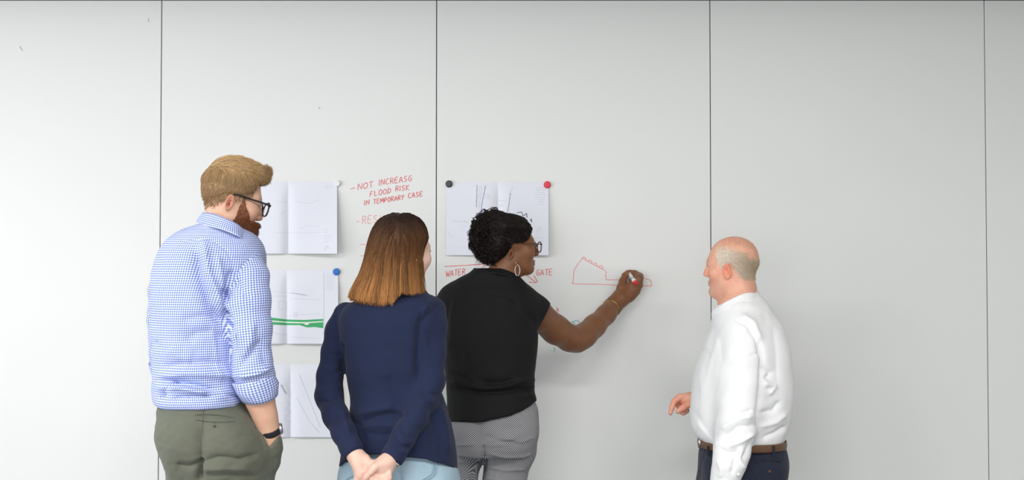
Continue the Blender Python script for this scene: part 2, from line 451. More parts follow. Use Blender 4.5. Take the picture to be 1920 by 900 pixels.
# ================================================================== marker writing on the panels
M_RED = principled('red_marker_ink', (0.80, 0.13, 0.14), 0.6)
M_RED2 = principled('faded_red_marker_ink', (0.86, 0.30, 0.29), 0.6)
M_GREEN = principled('green_marker_ink', (0.10, 0.50, 0.38), 0.6)
GL = {  # stroke letters in a unit box, y up
 'N': [[(0, 0), (0.05, 1), (0.75, 0.02), (0.8, 1)]], 'O': [[(0.45, 1), (0.1, 0.8), (0, 0.4), (0.2, 0.03), (0.55, 0), (0.8, 0.35), (0.78, 0.8), (0.45, 1)]],
 'T': [[(0, 0.95), (0.85, 1)], [(0.42, 0.97), (0.4, 0)]], 'I': [[(0.1, 1), (0.08, 0)]], 'C': [[(0.75, 0.9), (0.4, 1), (0.08, 0.65), (0.1, 0.2), (0.4, 0), (0.78, 0.12)]],
 'R': [[(0.05, 0), (0.08, 1), (0.55, 0.98), (0.72, 0.75), (0.5, 0.52), (0.08, 0.48)], [(0.3, 0.5), (0.8, 0)]], 'E': [[(0.72, 1), (0.08, 0.97), (0.05, 0), (0.75, 0.03)], [(0.06, 0.5), (0.6, 0.52)]],
 'A': [[(0, 0), (0.38, 1), (0.8, 0)], [(0.12, 0.35), (0.68, 0.38)]], 'S': [[(0.7, 0.9), (0.4, 1), (0.1, 0.8), (0.25, 0.55), (0.6, 0.42), (0.72, 0.18), (0.4, 0), (0.05, 0.1)]],
 'G': [[(0.75, 0.88), (0.45, 1), (0.1, 0.7), (0.1, 0.2), (0.45, 0), (0.75, 0.15), (0.75, 0.45), (0.45, 0.45)]], 'F': [[(0.7, 1), (0.08, 0.96), (0.05, 0)], [(0.06, 0.52), (0.55, 0.55)]],
 'L': [[(0.06, 1), (0.04, 0.02), (0.7, 0.05)]], 'D': [[(0.05, 0), (0.1, 1), (0.5, 0.92), (0.78, 0.5), (0.5, 0.08), (0.02, 0)]], 'K': [[(0.06, 1), (0.05, 0)], [(0.7, 1), (0.08, 0.45), (0.8, 0)]],
 'M': [[(0, 0), (0.1, 1), (0.45, 0.3), (0.8, 1), (0.92, 0)]], 'P': [[(0.06, 0), (0.1, 1), (0.6, 0.95), (0.7, 0.7), (0.5, 0.48), (0.08, 0.45)]], 'Y': [[(0.02, 1), (0.4, 0.5)], [(0.82, 1), (0.4, 0.5), (0.3, 0)]],
 'W': [[(0, 1), (0.2, 0), (0.45, 0.7), (0.7, 0), (0.95, 1)]], 'e': [[(0.75, 0.95), (0.35, 1), (0.08, 0.75), (0.45, 0.55), (0.08, 0.4), (0.15, 0.08), (0.5, 0), (0.8, 0.2), (0.72, 0.4), (0.5, 0.38)]],
}
def letters(text, x0, y0, x1, y1, h):
    """pixel strokes of a word whose baseline runs from (x0,y0) to (x1,y1)"""
    out = []; n = len(text); ws = [0.45 if c == 'I' else (1.15 if c in 'MW' else 1.0) for c in text]; tot = sum(ws); acc = 0
    for c, wd in zip(text, ws):
        jit = random.uniform(-0.05, 0.05)
        for st in GL[c]:
            pts = []
            for u, v in st:
                t = (acc+u*wd*0.86)/tot; pts.append((x0+(x1-x0)*t+0.06*v*h, y0+(y1-y0)*t-(v+jit*v)*h))
            out.append(pts)
        acc += wd
    return out
def ribbon(strokes, wpx, depth_fn, smooth_=True):
    """flat ink strokes lying on a surface; depth_fn(px,py) -> distance of that surface"""
    Vs, Fs, off = [], [], 0
    for si, st in enumerate(strokes):
        P = np.asarray(st, float); lift_ = 0.000012*si
        if len(P) > 2 and smooth_: P = catmull(P, 4*(len(P)-1)+1)
        if not smooth_ or len(P) == 2:
            P = np.concatenate([np.linspace(P[i], P[i+1], max(2, int(np.linalg.norm(P[i+1]-P[i])/3)+1), endpoint=False) for i in range(len(P)-1)]+[P[-1:]])
        T = np.gradient(P, axis=0); T /= np.linalg.norm(T, axis=1)[:, None]+1e-9; N = np.stack([-T[:, 1], T[:, 0]], -1)
        wd = wpx*(1+0.12*np.sin(np.arange(len(P))*1.7+P[0, 0]))
        P[0] -= T[0]*wpx*0.3; P[-1] += T[-1]*wpx*0.3
        L, R = P+N*wd[:, None]/2, P-N*wd[:, None]/2; n = len(P)
        A = np.array([W(p[0], p[1], depth_fn(*p)-lift_) for p in L]); B = np.array([W(p[0], p[1], depth_fn(*p)-lift_) for p in R])
        Vs += [A, B]; i = np.arange(n-1)+off
        Fs.append(np.stack([i, i+1, i+1+n, i+n], -1)); off += 2*n
    return np.concatenate(Vs), np.concatenate(Fs)
def board_writing(name, label, strokes, wpx, mat):
    V, F = ribbon(strokes, wpx, lambda x, y: WALLY-0.0006)
    o = mesh(name, V, F, mat, panel_at(V[:, 0].mean()), smooth=False); o['label'] = label; o['kind'] = 'stuff'
    return o
S = [[(657, 354.5), (665, 352)]] + letters('NOT', 671, 355.5, 702, 350.5, 11) + letters('INCREASG', 710.5, 347.5, 774, 338.5, 10.5)
S += letters('FLOOD', 693.5, 368.5, 735, 361, 9) + letters('RISK', 741.5, 358.5, 769, 355.5, 9)
S += letters('IN', 683, 385, 694, 382, 8.5) + letters('TEMPORARY', 700, 382.5, 759, 373.5, 8.5) + letters('CASE', 765, 371.5, 794, 367, 9)
board_writing('handwritten_note', 'red handwritten note reading NOT INCREASE FLOOD RISK IN TEMPORARY CASE', S, 1.25, M_RED)
S = [[(668, 416), (673.5, 415)]] + letters('RES', 679, 419.5, 710, 417, 14) + [[(713.5, 404), (714.5, 416)]]
S += [[(675, 458.5), (684.5, 458)]] + letters('S', 687, 462, 698, 461, 10) + [[(675, 480), (685, 479)]] + letters('F', 689, 486, 698, 485, 10)
board_writing('handwritten_note', 'red handwritten bullet list beginning RES, partly hidden by brown hair', S, 1.1, M_RED2)
S = [[(833.5, 499.6), (870, 497.6), (910.5, 494.8)], [(902, 491), (911, 495), (904, 501)]] + letters('WATER', 836, 519, 874, 513.5, 10.5)
board_writing('handwritten_note', 'red WATER arrow pointing right behind curly dark hair', S, 1.25, M_RED)
S = [[(981, 511), (1005, 529.6)], [(1001, 517), (1007, 529), (992, 529)]] + letters('GATE', 1005.5, 516.5, 1037.5, 515, 10.5) + [[(1044, 577), (1047, 585)], [(1041, 584), (1047, 579)]]
board_writing('handwritten_note', 'red GATE with an arrow beside the silver hoop earring', S, 1.25, M_RED)
S = [[(1093, 482), (1091, 485), (1084, 495), (1077, 505.4), (1076, 512), (1074.5, 528), (1076, 532), (1118, 533), (1164, 535), (1200, 536.8), (1223, 535)],
     [(1220.2, 538), (1220, 526.4), (1204.5, 520.6), (1190, 513), (1175.6, 507)], [(1091, 483.7), (1112, 495.5), (1134.4, 507.6), (1135.4, 516), (1136.6, 523), (1139, 524.6), (1166, 524.6)],
     [(1093, 482), (1099.3, 484.6), (1097.9, 487.6)], [(1103.4, 490.2), (1105, 487.4), (1110, 490.2), (1109, 493.4)], [(1113.5, 495.7), (1115.6, 492.8), (1119.2, 495.3), (1119, 498.2)], [(1123.6, 500.6), (1125.7, 497.7), (1130.5, 500.6), (1128.6, 503.5)]]
board_writing('marker_drawing', 'red marker outline of a stepped wedge under the writing hand', S, 1.2, M_RED2)
S = [[(1068, 612), (1069, 606), (1074, 603), (1078, 608)], [(1074, 605), (1078, 601.5), (1084, 602), (1089, 608)], [(1078, 622), (1078, 612), (1089, 610)], [(1078, 613), (1074, 609)], [(1060, 605), (1058, 600)], [(1039, 652), (1039.5, 659)]]
board_writing('marker_drawing', 'small green marker tree sketch above the bent elbow', S, 1.2, M_GREEN)
M_SCUFF = principled('scuff_grey', (0.45, 0.45, 0.42), 0.8)
for st in ([(37, 87), (42, 95)], [(278, 35), (279, 41)], [(598, 201), (600, 204)]):
    o = board_writing('scuff_mark', 'faint grey scuff', [st], 1.6, M_SCUFF)
# ================================================================== drawings held by magnets
M_PAPER = principled('printed_paper', (0.80, 0.82, 0.90), 0.75, spec=0.2)
M_LINE = principled('pale_grey_print', (0.66, 0.68, 0.75), 0.8)
M_LINE2 = principled('mid_grey_print', (0.33, 0.36, 0.42), 0.8)
M_LINE3 = principled('dark_print', (0.07, 0.08, 0.11), 0.8)
M_PGREEN = principled('green_print', (0.06, 0.42, 0.16), 0.8)
M_PBLUE = principled('blue_print', (0.22, 0.36, 0.60), 0.8)
M_PPINK = principled('pale_pink_print', (0.75, 0.62, 0.63), 0.8)
M_PWHITE = principled('pale_cream_print', (0.82, 0.85, 0.78), 0.8)
def sheet_off(px, py, q):
    x0, y0, x1, y1, xc = q['box']; s = 1/457.0
    u = (px-xc)*s; tl = (py-y0)/(y1-y0); r = (px-x0)/(x1-x0)
    bul = 0.024*q.get('bulge', 1)
    o = 0.0022 + bul*(1-math.exp(-abs(u)/0.022))*math.exp(-max(0, abs(u)-0.03)/0.13)*(0.55+0.45*tl)
    o += q.get('lift', 0.02)*max(0, (r-0.55)/0.45)**1.3*tl**1.2*0.9 + q.get('liftl', 0.008)*max(0, (0.45-r)/0.45)**1.3*tl**1.2
    pin = min(1.0, tl*5+0.12)
    return 0.0012 + o*pin
def sheet(label, q):
    x0, y0, x1, y1, xc = q['box']; skew = q.get('skew', 0.0)
    us = sorted(set(list(np.linspace(x0, x1, 40)) + [xc-2, xc, xc+2])); vs_ = np.linspace(y0, y1, 22)
    G = np.array([[W(x+skew*(y-y0), y, WALLY-sheet_off(x, y, q)) for x in us] for y in vs_]); r, c = G.shape[:2]
    V, F = sheet_geo(list(G))
    root = mesh('drawing_sheet', V, F[:, ::-1], M_PAPER)
    tag(root, label, 'paper', 'printed drawings on the whiteboard'); q['root'] = root
    return root
def printed(q, name, strokes, wpx, mat, smooth_=False):
    sk = q.get('skew', 0.0); y0 = q['box'][1]
    V, F = ribbon(strokes, wpx, lambda x, y: WALLY-sheet_off(x, y, q)-0.0009, smooth_)
    o = mesh(name, V, F, mat, q['root'], smooth=False); o['kind'] = 'stuff'
    return o
def textblock(x0, x1, ys, frac=None): return [[(x0, y), (x0+(x1-x0)*(frac[i] if frac else 1), y)] for i, y in enumerate(ys)]
def poly(q, name, top, bot, mat):
    """filled print band between two polylines"""
    xs_ = np.linspace(top[0][0], top[-1][0], 40)
    t = np.interp(xs_, *zip(*top)); b = np.interp(xs_, *zip(*bot))
    C = [np.array([W(x, t_+(b_-t_)*f, WALLY-sheet_off(x, t_+(b_-t_)*f, q)-0.0007) for x, t_, b_ in zip(xs_, t, b)]) for f in (0, 0.5, 1)]
    V, F = sheet_geo(C); return mesh(name, V, F, mat, q['root'], smooth=False)
qa = {'box': (441, 341, 632, 475.5, 540), 'lift': 0.05, 'bulge': 1.0}
sheet('creased pale drawing sheet pinned by the white magnet behind the bearded man', qa)
printed(qa, 'printed_text', textblock(609, 624, [348, 352]) + textblock(608, 621, [431, 435.5, 442, 447, 453], [0.6, 0.4, 1, 0.9, 0.6]) + [[(608, 470), (612, 461), (618, 466)]], 0.8, M_LINE)
printed(qa, 'printed_plan', [[(520, 436), (545, 437), (600, 436)], [(555, 378), (580, 382), (600, 374)], [(520, 378), (537, 380)], [(560, 430), (575, 424), (598, 424)], [(612, 442), (616, 442)], [(524, 402), (537, 396)]], 0.7, M_LINE)
qb = {'box': (443, 506, 634, 644.5, 537.5), 'lift': 0.030, 'bulge': 1.0}
sheet('drawing sheet with a printed green river band under the blue magnet', qb)
poly(qb, 'printed_band', [(462, 593), (505, 595), (537, 599), (570, 600), (606, 598)], [(462, 600.5), (505, 600.5), (537, 603), (570, 604), (606, 602)], M_PGREEN)
poly(qb, 'printed_band', [(462, 600.5), (505, 600.5), (537, 603), (570, 604), (606, 602)], [(462, 603), (505, 603), (537, 605.5), (570, 606.5), (606, 604)], M_PWHITE)
poly(qb, 'printed_band', [(462, 603), (505, 603), (537, 605.5), (570, 606.5), (606, 604)], [(462, 608.5), (505, 608.5), (537, 609.5), (562, 609.5), (576, 614), (590, 613), (606, 615.5)], M_PGREEN)
poly(qb, 'printed_band', [(570, 607), (574, 605.6), (580, 606.5)], [(570, 607.5), (574, 609.6), (580, 608)], M_PWHITE).location.y -= 0.0006
printed(qb, 'printed_plan', [[(512, 547), (540, 549), (576, 554)], [(508, 555), (537, 556)], [(520, 566), (537, 566), (537, 580), (522, 580), (522, 566)], [(545, 560), (600, 562)], [(552, 585), (552, 596)], [(556, 585), (556, 596)], [(538, 592), (600, 588)], [(512, 625), (536, 628)], [(545, 632), (600, 634)]], 0.7, M_LINE)
printed(qb, 'printed_plan', [[(545, 549.5), (560, 551), (576, 554)]], 0.8, M_LINE2)
printed(qb, 'printed_text', textblock(611, 627, [514, 518, 522, 526, 530, 534, 538, 542], [0.9, 1, 0.9, 1, 0.7, 1, 0.8, 0.9]) + textblock(610, 616, [603, 606, 609]) + [[(607, 509), (607, 640)]], 0.7, M_LINE)
qc = {'box': (446, 683, 640, 819.5, 545), 'lift': 0.012, 'bulge': 0.9}
sheet('lower drawing sheet with a faint zigzag plan behind the navy sleeve', qc)
printed(qc, 'printed_plan', [[(527, 720), (533, 730), (545, 745)], [(533, 717), (545, 737)], [(536, 752), (545, 756), (534, 768), (546, 772), (532, 785), (545, 791)], [(520, 790), (535, 812)], [(556, 745), (580, 790), (600, 812)], [(560, 700), (600, 800)]], 0.7, M_LINE)
printed(qc, 'printed_plan', [[(526.5, 722), (530.5, 724)], [(528, 724), (536, 738)]], 1.6, M_LINE2)
qd = {'box': (836.5, 341.5, 1028.5, 478.5, 934), 'lift': 0.022, 'bulge': 1.0, 'liftl': 0.004}
sheet('large site plan sheet between the black and red magnets', qd)
printed(qd, 'printed_plan', [[(894.5, 347), (893, 388)], [(910.5, 348), (903, 385), (901.5, 406)]], 1.1, M_PBLUE)
printed(qd, 'printed_plan', [[(903.5, 348), (897, 402)], [(900, 348), (896, 390)]], 0.7, M_PPINK)
printed(qd, 'printed_plan', [[(891, 422), (887.5, 430), (887, 440), (884.5, 472)], [(957, 362), (954, 385), (951, 399)]], 1.1, M_LINE2)
printed(qd, 'printed_plan', [[(970, 399), (978, 398), (981, 405), (987, 400), (988, 408)], [(994, 412), (997, 416), (996, 410)], [(905, 404), (912, 407), (908, 403), (915, 401)]], 1.2, M_LINE3, True)
printed(qd, 'printed_plan', [[(847, 414), (880, 418)], [(850, 415), (858, 415)], [(868, 414), (880, 415)], [(864, 424), (872, 424)], [(840, 436), (850, 445)], [(868, 464), (878, 464)], [(935, 376), (948, 377)], [(955, 365), (961, 352)], [(1005, 428), (1015, 426), (1012, 432), (1006, 434)], [(887, 452), (893, 447)]], 0.8, M_LINE)
printed(qd, 'printed_text', textblock(1004, 1024, [352, 356, 361, 365, 370], [0.9, 1, 0.8, 1, 0.85]) + textblock(1009, 1020, [374.5, 378.5, 383.5]) + textblock(1002, 1018, [446, 451, 464, 468]), 0.8, M_LINE)
printed(qd, 'printed_text', textblock(910, 918, [365, 368, 371]) + textblock(936, 942, [384, 386.5]), 0.8, M_LINE)
# magnets: a low disc with a rounded rim
def magnet(label, px, py, color, r=6.6):
    m = principled('magnet_'+label.split()[1], color, 0.35)
    R = r/457.0; prof = [(0, 0.0), (R*0.94, 0.0), (R, 0.0015), (R, 0.0065), (R*0.93, 0.0085), (R*0.8, 0.0092), (R*0.3, 0.0088), (0, 0.0086)]
    c = W(px, py, WALLY-0.0032); n = 28; V = []; F = []
    for i, (rr, hh) in enumerate(prof):
        for k in range(n): V.append((c[0]+rr*math.cos(2*math.pi*k/n), c[1]-hh, c[2]+rr*math.sin(2*math.pi*k/n)))
    for i in range(len(prof)-1):
        for k in range(n): F.append([i*n+k, i*n+(k+1) % n, (i+1)*n+(k+1) % n, (i+1)*n+k])
    o = mesh('magnet', np.array(V), np.array(F), m); tag(o, label, 'magnet', 'round magnets on the whiteboard')
magnet('round white magnet on the corner of the pale creased sheet', 632.5, 344, (0.82, 0.82, 0.80), 6)
magnet('round blue magnet above the green printed sheet', 631, 509.5, (0.015, 0.16, 0.55))
magnet('round black magnet on the left corner of the site plan', 842, 345, (0.012, 0.016, 0.018))
magnet('round red magnet on the right corner of the site plan', 1026, 346.5, (0.72, 0.015, 0.06))
# ================================================================== people: shared builders
def vnorm(v): v = np.asarray(v, float); return v/np.linalg.norm(v)
class Head:
    """head frame: x to the person's right, y forward, z up; origin between the ears"""
    def __init__(s, c, yaw, pitch, roll, scale, **kw):
        s.c = np.asarray(c, float); s.s = scale
        f = np.array([math.sin(yaw)*math.cos(pitch), math.cos(yaw)*math.cos(pitch), math.sin(pitch)])
        r = np.array([math.cos(yaw), -math.sin(yaw), 0.0]); u = np.cross(r, f)
        r2 = r*math.cos(roll)+u*math.sin(roll); u2 = np.cross(r2, f)
        s.M = np.stack([r2, f, u2]); s.kw = dict(cy=-0.012, cl=0.095, cw=0.075, ch=0.083, cz=0.043, ey=-0.012, nose=1.0, chin=1.0, jaw=1.0, ears=True, es=0.80, ez=0.0, lips=0.0); s.kw.update(kw)
    def loc(s, P): return ((np.asarray(P, float)-s.c)@s.M.T)/s.s
    def w(s, p): return s.c+s.s*(np.asarray(p, float)@s.M)
    def W(s, pts): return np.array([s.w(p) for p in pts])
    def sdf(s, q):
        k = s.kw; q = q.astype(np.float32); a = q.copy(); a[..., 0] = np.abs(a[..., 0])
        d = ell(a, (0, k['cy'], k['cz']), (k['cw'], k['cl'], k['ch']))
        d = smin(d, ell(a, (0, 0.036, -0.022), (0.060*k['jaw'], 0.055, 0.085)), 0.03)
        d = smin(d, rcone(a, (0.047*k['jaw'], 0.004, -0.047), (0.016, 0.068, -0.088*k['chin']), 0.020, 0.017), 0.03)
        d = smin(d, ell(a, (0, 0.078, -0.089*k['chin']), (0.020, 0.018, 0.019)), 0.02)
        d = smin(d, rcone(a, (0.006, 0.083, 0.033), (0.044, 0.066, 0.034), 0.012, 0.010), 0.018)
        d = smin(d, ell(a, (0.043, 0.057, -0.012), (0.024, 0.024, 0.022)), 0.03)
        d = smax(d, -ell(a, (0.031, 0.103, 0.014), (0.018, 0.018, 0.013)), 0.014)
        d = smin(d, ell(a, (0.031, 0.0735, 0.014), (0.0128, 0.0128, 0.0128)), 0.003)
        d = smin(d, rcone(a, (0.016, 0.0885, 0.0235), (0.047, 0.080, 0.021), 0.0045, 0.004), 0.006)
        n = k['nose']
        d = smin(d, rcone(a, (0, 0.091, 0.024), (0, 0.091+0.022*n, -0.015), 0.0075, 0.0105), 0.014)
        d = smin(d, ell(a, (0.0115, 0.090+0.012*n, -0.019), (0.0085, 0.011, 0.008)), 0.008)
        d = smin(d, rcone(a, (0, 0.0965-k['lips'], -0.046), (0.021, 0.0865-k['lips'], -0.050), 0.0062, 0.004), 0.008)
        d = smin(d, rcone(a, (0, 0.0955-k['lips'], -0.0575), (0.018, 0.0865-k['lips'], -0.0545), 0.0070, 0.004), 0.008)
        d = smax(d, -rcone(a, (0, 0.1035, -0.0515), (0.024, 0.092, -0.0515), 0.0016, 0.0012), 0.004)
        if k['ears']:
            u = a[..., 1]-k['ey']; v = a[..., 2]+0.002-k['ez']; t = 0.16
            u, v = u*math.cos(t)-v*math.sin(t), u*math.sin(t)+v*math.cos(t)
            ww = a[..., 0]-0.0755*k['cw']/0.075+0.36*u-0.004
            es = k['es']; u = u/es; v = v/es; ww = ww/es
            e3 = np.stack([u, v, ww], -1)
            ear = ell(e3, (0.001, 0, 0), (0.0175, 0.030, 0.0065))
            ring = (np.sqrt((u/0.0165)**2+(v/0.0285)**2+1e-9)-1)*0.020
            rim = np.sqrt(ring**2+(ww-0.0055)**2)-0.0038
            rim = np.where(u > 0.010, rim+0.4*(u-0.010), rim)
            ear = smin(ear, rim, 0.004)
            ear = smax(ear, -ell(e3, (0.003, -0.003, 0.0075), (0.0095, 0.0165, 0.0105)), 0.003)
            ear = smin(ear, ell(e3, (0.006, -0.026, 0.001), (0.0085, 0.009, 0.0055)), 0.006)
            ear = smin(ear, ell(e3, (0.014, -0.004, 0.004), (0.0045, 0.007, 0.004)), 0.004)
            d = smin(d, ear*es, 0.006)
        return d*s.s
    def put(s, vol, k=0.02):
        r = 0.15*s.s
        sl, q = vol.sub(s.c-r, s.c+r, 0.01)
        vol.put(sl, s.sdf(((q-s.c.astype(np.float32))@s.M.T.astype(np.float32))/s.s), k)
    def skin(s, V, col, base, lip=(0.55, 0.25, 0.22), flush=(1.12, 0.88, 0.84), iris=(0.10, 0.07, 0.05)):
        """skin colouring that belongs to the face: lips, eyes, redder ears and nose"""
        q = s.loc(V); a = q.copy(); a[:, 0] = np.abs(a[:, 0]); near = np.linalg.norm(q, axis=1) < 0.16
        base = np.asarray(base); lip = np.asarray(lip); flush = np.asarray(flush)
        def blend(c, m, t): return c*(1-m[:, None])+np.asarray(t)*m[:, None]
        e = np.exp(-(((a[:, 1]-s.kw['ey'])/0.025)**2+((a[:, 2])/0.035)**2))*(a[:, 0] > 0.070)
        n = np.exp(-((a[:, 0]/0.018)**2+((a[:, 1]-0.11)/0.02)**2+((a[:, 2]+0.016)/0.02)**2))
        ck = np.exp(-(((a[:, 0]-0.045)/0.022)**2+((a[:, 1]-0.07)/0.03)**2+((a[:, 2]+0.02)/0.022)**2))
        col = np.where(near[:, None], col*(1+(flush-1)*np.clip(e*1.1+n+0.6*ck, 0, 1)[:, None]), col)
        m = np.exp(-(((a[:, 2]+0.052)/0.009)**2+(a[:, 0]/0.02)**4))*(a[:, 1] > 0.082)*near
        col = blend(col, np.clip(m*0.9, 0, 1), lip)
        de = np.linalg.norm(a-np.array([0.031, 0.0735, 0.014]), axis=1); eye = (de < 0.0131) & (a[:, 1] > 0.0775) & near & (np.abs(a[:, 2]-0.013) < 0.0062)
        di = np.hypot(a[:, 0]-0.031, a[:, 2]-0.014)
        col[eye] = np.where((di[eye] < 0.0055)[:, None], np.asarray(iris), np.array([0.75, 0.73, 0.70]))
        return col
class Person:
    def __init__(s, label, depth, base_px):
        s.Y = depth; b = W(base_px, 500, depth)
        s.root = bpy.data.objects.new('person', None); COL.objects.link(s.root); s.root.location = (b[0], depth, 0)
        s.root.empty_display_size = 0.2
        tag(s.root, label, 'person', 'people at the whiteboard')
    def p(s, px, py, dy=0.0): return W(px, py, s.Y-dy)
    def pr(s, px, py, dy, r): return (W(px, py, s.Y-dy), r*(s.Y-dy)/FPX)
    def rows(s, L):
        """(py, left px, right px, half depth m, centre dy m) -> loft rows"""
        out = []
        for py, l, r, b, dy in L:
            a, c = s.p(l, py, dy), s.p(r, py, dy)
            out.append((a[2], (a[0]+c[0])/2, (c[0]-a[0])/2, s.Y-dy, b))
        return np.array(sorted(out))
    def limb(s, pts): return [s.pr(*p) for p in pts]
def leg_world(x, y, z, r): return (np.array([x, y, z]), r)
def make_shoes(P, feet, mat, sole):
    for (x, y, yaw) in feet:
        v = Vol((x-0.2, y-0.2, -0.01), (x+0.2, y+0.25, 0.14), 0.008)
        f = np.array([math.sin(yaw), math.cos(yaw), 0]); c = np.array([x, y, 0])
        v.chain([(c-f*0.06+[0, 0, 0.05], 0.042), (c+f*0.05+[0, 0, 0.045], 0.044), (c+f*0.15+[0, 0, 0.036], 0.036), (c+f*0.19+[0, 0, 0.033], 0.030)], 0.02)
        v.cone(c-f*0.045+[0, 0, 0.06], c-f*0.04+[0, 0, 0.115], 0.045, 0.048, 0.02)
        v.cut(lambda X, Y, Z: 0.012-Z)
        V, F = v.mesh(1); mesh('shoe', V, F, mat, P.root)
        v = Vol((x-0.2, y-0.2, -0.01), (x+0.2, y+0.25, 0.05), 0.008)
        v.chain([(c-f*0.06, 0.045), (c+f*0.05, 0.047), (c+f*0.15, 0.044), (c+f*0.19, 0.034)], 0.02)
        v.cut(lambda X, Y, Z: np.maximum(-Z, Z-0.0125))
        V, F = v.mesh(); mesh('shoe_sole', V, F, sole, P.root)
def skin_mat(name, rough=0.5):
    return principled(name, (0.7, 0.5, 0.4), rough, spec=0.4, attr='col', bump=(350, 0.15, 0.001), sss=0.08)
def eyeglasses(P, H, frame_mat, lens=(0.031, 0.113, 0.012), rx=0.0255, rz=0.0195, tube_r=0.0017, temple_y=-0.02, w=0.0735, thick=0.0022, drop=0.012):
    parts = []
    for sgn in (-1, 1):
        a = np.arange(36)*2*math.pi/36
        ring = [(sgn*lens[0]+rx*np.sign(math.cos(t))*abs(math.cos(t))**0.8, lens[1]-0.10*(rx*abs(math.cos(t)) if sgn*math.cos(t) > 0 else -0.0), lens[2]+rz*np.sign(math.sin(t))*abs(math.sin(t))**0.8) for t in a]
        parts.append(tube_geo(H.W(ring), tube_r*1.3, 6, closed=True))
        tp = catmull([(sgn*(lens[0]+rx), lens[1]-0.004, lens[2]+0.008), (sgn*w*0.97, lens[1]-0.008, lens[2]+0.010), (sgn*w, 0.05, lens[2]+0.011), (sgn*(w+0.002), temple_y+0.012, lens[2]+0.010), (sgn*(w+0.001), temple_y-0.012, lens[2]-drop)], 22)
        parts.append(tube_geo(H.W(tp), np.linspace(thick*1.15, thick*0.8, 22), 6))
    parts.append(tube_geo(H.W(catmull([(-0.008, lens[1], lens[2]+0.006), (0, lens[1]+0.003, lens[2]+0.009), (0.008, lens[1], lens[2]+0.006)], 7)), tube_r*1.2, 6))
    Vs, Fs, off = [], [], 0
    for V, F in parts: Vs.append(V); Fs.append(F+off); off += len(V)
    g = mesh_poly('eyeglasses', np.concatenate(Vs), np.concatenate(Fs), frame_mat, P.root)
    for sgn in (-1, 1):
        a = np.arange(24)*2*math.pi/24
        V = H.W([(sgn*lens[0], lens[1]+0.0005, lens[2])]+[(sgn*lens[0]+rx*0.96*math.cos(t), lens[1]-0.001, lens[2]+rz*0.96*math.sin(t)) for t in a])
        F = np.array([[0, k+1, (k+1) % 24+1, (k+1) % 24+1] for k in range(24)])
        o = mesh_poly('lens', V, F, M_LENS, g)
    return g
M_LENS = principled('clear_lens', (1, 1, 1), 0.03, trans=1.0); MATS['clear_lens'].node_tree.nodes['Principled BSDF'].inputs['Alpha'].default_value = 0.22
def ring_sheet(name, curves, mat, parent, thick=0.003, closed=True, n=64, uvs=None, uv_scale=None, smooth_n=3):
    C = [catmull(c, n, closed) for c in curves]
    if closed: C = [np.concatenate([c, c[:1]]) for c in C]
    # interpolate a few rows between the given edges for roundness
    G = []
    for i in range(len(C)-1):
        for f in np.linspace(0, 1, smooth_n, endpoint=False): G.append(C[i]*(1-f)+C[i+1]*f)
    G.append(C[-1]); V, F = sheet_geo(G)
    uv = None
    if uv_scale is not None:
        r, c = len(G), len(G[0]); A = np.stack(G)
        u = np.concatenate([[0], np.cumsum(np.linalg.norm(np.diff(A[-1], axis=0), axis=1))]); vv = np.concatenate([[0], np.cumsum(np.linalg.norm(np.diff(A[:, c//4], axis=0), axis=1))])
        UV = np.stack(np.meshgrid(u, vv), -1).reshape(-1, 2); uv = UV[F].reshape(-1, 2)
    o = mesh(name, V, F, mat, parent, uv=uv)
    s = o.modifiers.new('thickness', 'SOLIDIFY'); s.thickness = thick; s.offset = 0
    return o
